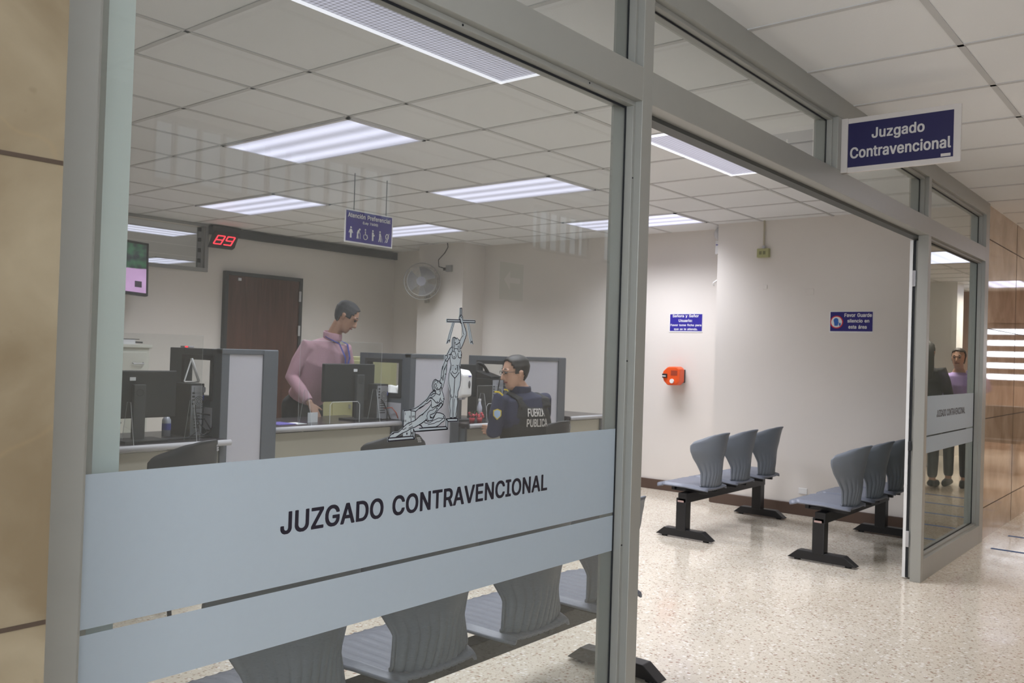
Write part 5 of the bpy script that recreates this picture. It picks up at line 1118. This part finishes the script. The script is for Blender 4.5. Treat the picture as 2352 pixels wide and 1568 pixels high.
def face(t, c, F, s, hairm, glasses=False, mouth=(.22, .07, .06)):
    f, r, u = F; c = Vector(c)
    for k in (-1, 1):
        MB().ball(c + (f * .086 + r * .031 * k + u * .006) * s, (.012 * s,) * 3 if False else .0105 * s, 10).build('eye', mat('eye_dark', (.03, .02, .018), .3), t, smooth=True)
        MB().tube([c + (f * .092 + r * .014 * k + u * .030) * s, c + (f * .092 + r * .032 * k + u * .035) * s, c + (f * .080 + r * .050 * k + u * .028) * s], .0035 * s, 6, dome=True).build('eyebrow', hairm, t, smooth=True)
    MB().tube([c + (f * .082 - r * .024 - u * .064) * s, c + (f * .094 - u * .062) * s, c + (f * .082 + r * .024 - u * .064) * s], .0055 * s, 8, dome=True).build('lips', mat('lips', mouth, .5), t, smooth=True)
    if glasses:
        mb = MB()
        for k in (-1, 1):
            P = [c + (f * .104 + r * (.033 * k + .022 * math.cos(a)) + u * (.006 + .015 * math.sin(a))) * s for a in [2 * math.pi * q / 14 for q in range(15)]]; mb.tube(P, .0018 * s, 5)
            mb.tube([c + (f * .102 + r * .055 * k + u * .010) * s, c + (r * .080 * k + u * .008 - f * .01) * s], .0018 * s, 5)
        mb.build('glasses', M_BLKP, t)
def hair(t, c, F, s, m, cut, grow=1.07, name='hair'):
    f, r, u = F; c = Vector(c); n = 40; rings_ = 26
    def pos(a, h):
        for (h0, a0, b0, o0), (h1, a1, b1, o1) in zip(HR, HR[1:]):
            if h <= h1: q = (h - h0) / (h1 - h0); A, B, O = a0 + (a1 - a0) * q, b0 + (b1 - b0) * q, o0 + (o1 - o0) * q; break
        return A * grow * math.cos(a), B * grow * math.sin(a) + O, (h - .12) * 1.0 + (.008 if h > .19 else 0)
    mb = MB()
    def F_(uu, vv):
        x, y, z = pos(2 * math.pi * uu, .04 + vv * .1959); return c + (r * x + f * y + u * z) * s
    def keep(uu, vv):
        x, y, z = pos(2 * math.pi * uu, .04 + vv * .1959); return cut(x, y, .04 + vv * .1959)
    mb.grid(F_, n, rings_, keep); bmesh.ops.remove_doubles(mb.bm, verts=mb.bm.verts, dist=.0015)
    return mb.build(name, m, t, smooth=True, solid=.009)
short = lambda x, y, h: (h > .185 and y < .070) or (h > .205) or (h > .11 and y < .035) or (y < -.035 and h > .045) or (h > .15 and y < .055)
def hand(mb, wrist, d, side, curl=.4, s=1.0, thumb=1):
    # palm with four fingers of unequal length and a thumb leaving its side
    w_ = Vector(wrist); d = Vector(d).normalized(); sd = Vector(side); sd = (sd - d * sd.dot(d)).normalized(); nrm = d.cross(sd) * thumb
    mb.tube([w_, w_ + d * .03 * s, w_ + d * .06 * s, w_ + d * .092 * s], [(.026 * s, .018 * s), (.036 * s, .016 * s), (.041 * s, .015 * s), (.038 * s, .012 * s)], 12, wide=tuple(sd), dome=True)
    for k, L in enumerate((.070, .080, .075, .058)):
        o = w_ + d * .090 * s + sd * (.030 - k * .020) * s; q = o; dd = d.copy(); P = [o]
        for j, fr_ in enumerate((.45, .32, .23)):
            ax_ = Matrix.Rotation(curl * (.5 + .35 * j), 3, sd * thumb); dd = ax_ @ dd; q = q + dd * L * fr_ * s; P.append(q)
        mb.tube(P, [.0088 * s, .0085 * s, .008 * s, .007 * s], 8, dome=True)
    o = w_ + d * .028 * s + sd * .032 * s; td = (d * .75 + sd * .6).normalized()
    mb.tube([o, o + td * .035 * s, o + (td * .06 + d * .006) * s + nrm * 0], [.012 * s, .0105 * s, .009 * s], 8, dome=True)
def torso(mb, P, wide, R_): mb.tube(P, R_, 20, wide=wide, dome=True)

def person(label, J, cols, style):
    """J: joints in metres. One continuous body, clothes as children."""
    t = thing('person', (J['pelvis'][0], J['pelvis'][1], 0), label, 'person'); V = Vector
    F = frame_from(J['face'], J.get('faceup', (0, 0, 1))); s = J.get('scale', 1.0); sh = (V(J['shR']) - V(J['shL'])); wide = sh.normalized()
    b = MB(); head(b, J['head'], F, s)
    nk = V(J['neck']); hd = V(J['head'])
    b.tube([nk - V((0, 0, .03)), nk + V((0, 0, .02)), hd - F[2] * .075 * s - F[0] * .012 * s, hd - F[2] * .03 * s - F[0] * .01], [.062 * s, .056 * s, .052 * s, .050 * s], 14)
    bt = [V(J['pelvis']), V(J['waist']), V(J['chest']), nk - V((0, 0, .01))]
    k = s * J.get('girth', 1.0)
    TR = [(.128 * k, .088 * k), (.122 * k, .088 * k), (.140 * k, .095 * k), (.070 * k, .060 * k)]
    b.tube(bt, TR, 18, wide=tuple(wide), dome=True)
    for S in 'LR':
        a, e, w_ = V(J['sh' + S]), V(J['el' + S]), V(J['wr' + S])
        b.tube([bt[2] * .55 + a * .45, a, a * .5 + e * .5, e, e * .5 + w_ * .5, w_], [.05 * s, .048 * s, .042 * s, .036 * s, .034 * s, .024 * s], 12)
        hd_ = V(J['hand' + S]) if 'hand' + S in J else (w_ - e).normalized()
        hand(b, w_, hd_, J.get('palm' + S, (1, 0, 0)), J.get('curl', .35), s, 1)
        h, kn, an = V(J['hip' + S]), V(J['kn' + S]), V(J['an' + S])
        b.tube([h - V((0, 0, .05)), h * .5 + kn * .5, kn, kn * .6 + an * .4, an], [.060 * s, .062 * s, .050 * s, .050 * s, .036 * s], 12, dome=True)
        toe = V(J['toe' + S]); b.tube([an, an * .4 + toe * .6, toe], [.034 * s, .032 * s, .026 * s], 10, dome=True)
    b.build('body', cols['skin'], t, remesh=.0062)
    # upper garment
    g = MB(); e_ = .014
    wv = V(J['waist']); pv = V(J['pelvis']); hem = wv * .35 + pv * .65
    g.tube([hem, wv, wv * .5 + V(J['chest']) * .5, V(J['chest']), V(J['chest']) * .35 + nk * .65 , nk - V((0, 0, .012))],
           [(.150 * k + e_, .108 * k + e_), (.145 * k + e_, .106 * k + e_), (.160 * k + e_, .116 * k + e_), (.170 * k + e_, .118 * k + e_), (.150 * k + e_, .090 * k + e_), (.068 * s + e_ * .3, .060 * s + e_ * .3)], 22, wide=tuple(wide), dome=False)
    for S in 'LR':
        a, e, w_ = V(J['sh' + S]), V(J['el' + S]), V(J['wr' + S]); L = style.get('sleeve', 1.0); end = e + (w_ - e) * L
        g.tube([V(J['chest']) * .2 + nk * .5 + a * .3 - V((0, 0, .035)), a - V((0, 0, .012)), a * .5 + e * .5, e, e * .5 + end * .5, end], [.052 * s, .064 * s, .060 * s, .054 * s, .050 * s, .040 * s], 14)
    g.build('shirt', cols['shirt'], t, remesh=.0085)
    # trousers and shoes
    g = MB(); g.tube([pv - V((0, 0, .02)), pv * .5 + wv * .5, wv * .75 + pv * .25], [(.155 * k, .115 * k), (.152 * k, .112 * k), (.145 * k, .108 * k)], 18, wide=tuple(wide), dome=True)
    for S in 'LR':
        h, kn, an = V(J['hip' + S]), V(J['kn' + S]), V(J['an' + S])
        g.tube([h, h * .5 + kn * .5, kn, kn * .5 + an * .5, an + V((0, 0, .07))], [.090 * s, .082 * s, .066 * s, .060 * s, .056 * s], 14, dome=True)
    g.build('trousers', cols['trousers'], t, remesh=.010)
    for S in 'LR':
        an, toe = V(J['an' + S]), V(J['toe' + S]); bk = an - (toe - an) * .25
        MB().tube([V((bk.x, bk.y, .045)), V((an.x, an.y, .05)), V((toe.x, toe.y, .035))], [(.036, .042), (.042, .048), (.040, .032)], 14, wide=(0, 0, 1) if False else None, dome=True).build('shoe', M_BLK, t, smooth=True)
    hair(t, J['head'], F, s, cols['hair'], style.get('cut', short))
    if style.get('face', True): face(t, J['head'], F, s, cols['hair'], style.get('glasses', False))
    return t, F

# man in pink, leaning over the middle desk
k_ = 5.55 / 6.2
def mp(x, y, z): return (x * k_ + .02, (y) * k_ , CAM_H + (z - CAM_H) * k_)
J = dict(head=(4.485, 5.42, 1.580), face=(.62, -.62, -.50), faceup=(.3, -.2, 1), neck=(4.425, 5.50, 1.395), chest=(4.375, 5.56, 1.20), waist=(4.36, 5.67, 1.00), pelvis=(4.36, 5.76, .88),
         shL=(4.535, 5.47, 1.325), shR=(4.235, 5.58, 1.345), elL=(4.60, 5.50, 1.09), elR=(4.150, 5.64, 1.09), wrL=(4.585, 5.36, .895), wrR=(4.175, 5.43, .895),
         handL=(-.1, -.5, -.65), handR=(.25, -.4, -.7), palmL=(-1, 0, 0), palmR=(1, 0, 0), hipL=(4.45, 5.76, .86), hipR=(4.27, 5.78, .86), knL=(4.46, 5.73, .47), knR=(4.26, 5.76, .47),
         anL=(4.46, 5.78, .08), anR=(4.25, 5.80, .08), toeL=(4.51, 5.63, .04), toeR=(4.25, 5.64, .04), scale=.98, girth=.94)
t, F = person('man in pink shirt and blue lanyard standing bent over the middle desk', J, dict(skin=M_SKIN, shirt=M_PINK, trousers=M_TROU, hair=M_HAIRG), {'sleeve': .92})
nk = Vector(J['neck'])
mb = MB()
for k in (-1, 1): mb.prism([(0, 0), (.055, -.01), (.04, -.075), (-.006, -.055)], -.003, .003)
mb.bm.free()
mb = MB(); P = [nk + Vector((math.cos(a) * .070, math.sin(a) * .066, (.028 + .014 * math.sin(a)))) for a in [2 * math.pi * q / 20 for q in range(21)]]
mb.tube(P, [(.032, .006)] * 21, 8, wide=(0, 0, 1)); mb.build('collar', M_PINK, t, smooth=True)
mb = MB(); fd = Vector((.35, -.9, 0)).normalized(); sd = Vector((.93, .35, 0))
for k in (-1, 1):
    mb.tube([nk + sd * .07 * k + fd * -.02 + Vector((0, 0, .02)), nk + sd * .062 * k + fd * .100 + Vector((0, 0, -.035)), nk + sd * .035 * k + fd * .140 + Vector((0, 0, -.14)), nk + fd * .140 + sd * .0 + Vector((-.015, 0, -.27))], [(.012, .003)] * 4, 6, wide=tuple(sd))
mb.build('lanyard', M_LAN, t)
box('badge', M_PAPER, nk.x - .02, nk.x + .035, nk.y - .135, nk.y - .132, nk.z - .36, nk.z - .27, t)

# officer, seated with back to the glass
J = dict(head=(5.135, 4.19, 1.185), face=(-.86, .50, -.10), neck=(5.175, 4.17, 1.05), chest=(5.19, 4.15, .86), waist=(5.24, 4.15, .64), pelvis=(5.26, 4.15, .50),
         shL=(4.985, 4.215, .985), shR=(5.385, 4.10, .985), elL=(4.925, 4.21, .745), elR=(5.50, 4.20, .755), wrL=(5.20, 4.47, .71), wrR=(5.42, 4.46, .70), handL=(.5, .8, .02), handR=(-.5, .8, .02),
         palmL=(0, 0, 1), palmR=(0, 0, 1), hipL=(5.16, 4.20, .50), hipR=(5.36, 4.20, .50), knL=(5.14, 4.56, .50), knR=(5.40, 4.56, .50), anL=(5.15, 4.52, .09), anR=(5.40, 4.52, .09),
         toeL=(5.15, 4.68, .04), toeR=(5.40, 4.68, .04), scale=1.05, girth=1.15)
t, F = person('police officer in navy uniform and black vest seated with back to the glass', J, dict(skin=M_SKIN2, shirt=M_NAVYC, trousers=M_NAVYC, hair=M_HAIR), {'glasses': True, 'sleeve': .95})
ch, wv, nk = Vector(J['chest']), Vector(J['waist']), Vector(J['neck']); wd = (Vector(J['shR']) - Vector(J['shL'])).normalized()
g = MB()
g.tube([wv - Vector((0, 0, .02)), wv + Vector((0, 0, .05)), (ch + wv) / 2 + Vector((0, 0, .03)), ch + Vector((0, 0, .02)), ch + Vector((0, 0, .07))], [(.205, .155), (.212, .160), (.222, .166), (.212, .160), (.185, .140)], 26, wide=tuple(wd))
for k in (-1, 1):
    g.tube([ch + wd * .105 * k + Vector((0, -.12, .07)), ch + wd * .115 * k + Vector((0, -.09, .13)), ch + wd * .12 * k + Vector((0, .0, .165)), ch + wd * .12 * k + Vector((0, .12, .08))], [(.045, .015)] * 4, 10, wide=tuple(wd))
vest = g.build('vest', M_VEST, t, remesh=.009)
bk = wd.cross(Vector((0, 0, 1))).normalized()
if bk.y > 0: bk = -bk
bpy.context.view_layer.update(); _dg = bpy.context.evaluated_depsgraph_get(); _ev = vest.evaluated_get(_dg); _me = _ev.to_mesh()
VB = BVHTree.FromPolygons([v.co.copy() for v in _me.vertices], [tuple(p.vertices) for p in _me.polygons]); VO = world_loc(t)
def wrapper(x0, z0):
    def W_(u, q):
        a = (x0 + u) / .23; o_ = Vector((ch.x, ch.y, z0 + q)); dr = wd * math.sin(a) + bk * math.cos(a)
        hit = VB.ray_cast(o_ + dr * .6 - VO, -dr)
        return (hit[0] + VO + dr * .0035) if hit[0] is not None else o_ + dr * .2
    return W_
ML = mat('vest_letter', (.50, .48, .46), .6)
text('lettering', 'FUERZA', ML, (0, 0, 0), (1, 0, 0), .225, .060, t, wrap=wrapper(-.09, .862))
text('lettering', 'PUBLICA', ML, (0, 0, 0), (1, 0, 0), .270, .060, t, wrap=wrapper(-.10, .785))
mb = MB(); P = [nk + Vector((math.cos(a) * .080, math.sin(a) * .074, -.012)) for a in [2 * math.pi * q / 20 for q in range(21)]]; mb.tube(P, [(.044, .006)] * 21, 8, wide=(0, 0, 1)); mb.build('collar', M_NAVYC, t, smooth=True)
sl = Vector(J['shL']); el = Vector(J['elL']); out = Vector((-.75, -.66, 0)).normalized(); mid = sl * .55 + el * .45
tt = out.cross(Vector((0, 0, 1))).normalized()
def badge(name, m, pts, d):
    mb = MB(); A = [mb.bm.verts.new(mid + out * d + tt * a + Vector((0, 0, b))) for a, b in pts]; mb.bm.faces.new(A); mb.build(name, m, t, solid=.003)
badge('sleeve_patch_border', M_YEL, [(-.030, .028), (0, .040), (.030, .028), (.030, -.012), (0, -.042), (-.030, -.012)], .068)
badge('sleeve_patch', mat('patch_blue', (.30, .42, .60), .6), [(-.023, .022), (0, .032), (.023, .022), (.023, -.010), (0, -.033), (-.023, -.010)], .071)
s0 = sl + Vector((0, -.01, .066))
MB().tube([s0 + Vector((-.035, -.05, -.035)), s0 + Vector((-.045, -.02, -.012)), s0 + Vector((-.050, .02, -.012))], [(.006, .002)] * 3, 6).tube([s0 + Vector((.02, -.055, -.005)), s0 + Vector((.035, -.03, .003)), s0 + Vector((.02, -.01, .006))], [(.006, .002)] * 3, 6).build('rank_stripe', M_YEL, t)
t = thing('radio', (5.05, 4.30, .97), 'black handheld radio with antenna at the officer shoulder', 'radio')
box('body', M_BLKP, 5.02, 5.065, 4.28, 4.315, .90, 1.0, t, .006); MB().tube([(5.045, 4.30, 1.0), (5.055, 4.30, 1.03), (5.085, 4.30, 1.15)], [.007, .0055, .004], 8, dome=True).build('antenna', M_BLKP, t, smooth=True)
box('display', M_PAPER, 5.025, 5.045, 4.277, 4.280, .965, .985, t)

# seated clerk glimpsed through the partition window
J = dict(head=(6.23, 6.45, 1.125), face=(-.25, -.93, -.20), neck=(6.23, 6.53, .98), chest=(6.23, 6.57, .80), waist=(6.23, 6.60, .60), pelvis=(6.23, 6.62, .48),
         shL=(6.42, 6.55, .93), shR=(6.04, 6.55, .93), elL=(6.46, 6.45, .70), elR=(6.0, 6.45, .70), wrL=(6.36, 6.26, .74), wrR=(6.10, 6.26, .74), handL=(-.3, -.9, 0), handR=(.3, -.9, 0), palmL=(1, 0, 0), palmR=(1, 0, 0),
         hipL=(6.32, 6.56, .48), hipR=(6.14, 6.56, .48), knL=(6.34, 6.18, .48), knR=(6.12, 6.18, .48), anL=(6.34, 6.20, .08), anR=(6.12, 6.20, .08), toeL=(6.34, 6.06, .04), toeR=(6.12, 6.06, .04), scale=.98)
t, F = person('clerk in white shirt and blue lanyard seen through the middle partition window', J, dict(skin=M_SKIN, shirt=M_WHITE, trousers=M_TROU, hair=M_HAIR), {'glasses': True})
nk = Vector(J['neck']); mb = MB()
for k in (-1, 1): mb.tube([nk + Vector((.06 * k, 0, .02)), nk + Vector((.055 * k, -.095, -.04)), nk + Vector((.03 * k, -.135, -.14)), nk + Vector((0, -.125, -.26))], [(.008, .002)] * 4, 6, wide=(1, 0, 0))
mb.build('lanyard', M_LAN, t)
t = thing('office_chair', (6.23, 6.66, 0), 'dark office chair under the clerk behind the middle partition', 'chair')
box('seat', M_CHAR, 5.99, 6.47, 6.42, 6.86, .36, .41, t, .02); box('backrest', M_CHAR, 6.02, 6.44, 6.84, 6.90, .50, .90, t, .02)
MB().cyl((6.23, 6.66, .06), (6.23, 6.66, .37), .025, 14).build('column', M_BLK, t); mb = MB()
for k in range(5): a = 2 * math.pi * k / 5; mb.tube([(6.23, 6.66, .08), (6.23 + .26 * math.cos(a), 6.66 + .26 * math.sin(a), .055)], .018, 8); mb.ball((6.23 + .26 * math.cos(a), 6.66 + .26 * math.sin(a), .028), .028, 10)
mb.build('base', M_BLK, t)

# two women in the hall, mirrored in the sidelight glass
def standing(x, y, f, h, arm=None):
    f = Vector(f).normalized(); r = f.cross(Vector((0, 0, 1))); k = h / 1.7; V = Vector
    def q(fr, rr, z): p = V((x, y, 0)) + f * fr * k + r * rr * k + V((0, 0, z * k)); return tuple(p)
    J = dict(head=q(.02, 0, 1.58), face=tuple(f), neck=q(0, 0, 1.42), chest=q(0, 0, 1.24), waist=q(.01, 0, 1.03), pelvis=q(0, 0, .90), shR=q(0, .175, 1.37), shL=q(0, -.175, 1.37),
             elR=q(-.02, .25, 1.10), elL=q(-.02, -.25, 1.10), wrR=q(.10, .22, .88), wrL=q(.10, -.22, .88), hipR=q(0, .09, .88), hipL=q(0, -.09, .88), knR=q(.02, .09, .48), knL=q(.02, -.09, .48),
             anR=q(0, .09, .08), anL=q(0, -.09, .08), toeR=q(.14, .10, .04), toeL=q(.14, -.10, .04), palmL=tuple(f), palmR=tuple(f), scale=k, girth=1.05)
    if arm: J['el' + arm] = q(.12, .27 if arm == 'R' else -.27, 1.20); J['wr' + arm] = q(.08, .13 if arm == 'R' else -.13, 1.44); J['hand' + arm] = (0, 0, 1)
    return J
t, F = person('woman in lilac sweater with hand raised to her face, mirrored in the sidelight', standing(10.7, .66, (-1, -.02, 0), 1.54, 'R'), dict(skin=M_SKIN2, shirt=M_PURP, trousers=M_TROU, hair=mat('brown_hair', (.035, .022, .016), .6, var=.3)), {'cut': lambda x, y, h: (h > .19 and y < .075) or h > .205 or (y < .01 and h > .05)})
t, F = person('woman with long dark hair in dark clothes seen from behind, mirrored in the sidelight', standing(10.4, .40, (1, .05, 0), 1.60), dict(skin=M_SKIN2, shirt=M_TROU, trousers=M_TROU, hair=M_HAIR), {'cut': lambda x, y, h: (h > .19 and y < .075) or h > .205 or (y < .02 and h > .02), 'face': True})
MB().tube([(10.39, .40, 1.60), (10.36, .40, 1.57), (10.32, .40, 1.46), (10.305, .40, 1.33), (10.295, .40, 1.18)], [(.035, .02), (.07, .035), (.092, .04), (.10, .035), (.08, .02)], 16, wide=(0, 1, 0), dome=True).build('long_hair', M_HAIR, t, smooth=True)
# waiting bench along the hall behind them
t = thing('hall_bench', (12.6, .35, 0), 'dark bench in the hall mirrored below the sidelight band', 'bench')
box('seat', M_BLKP, 12.3, 12.75, -.2, .95, .40, .45, t, .01); box('backrest', M_BLKP, 12.72, 12.77, -.2, .95, .45, .85, t, .01)
for y in (-.1, .85): box('leg', M_SILV, 12.35, 12.70, y - .02, y + .02, 0, .40, t, .004)
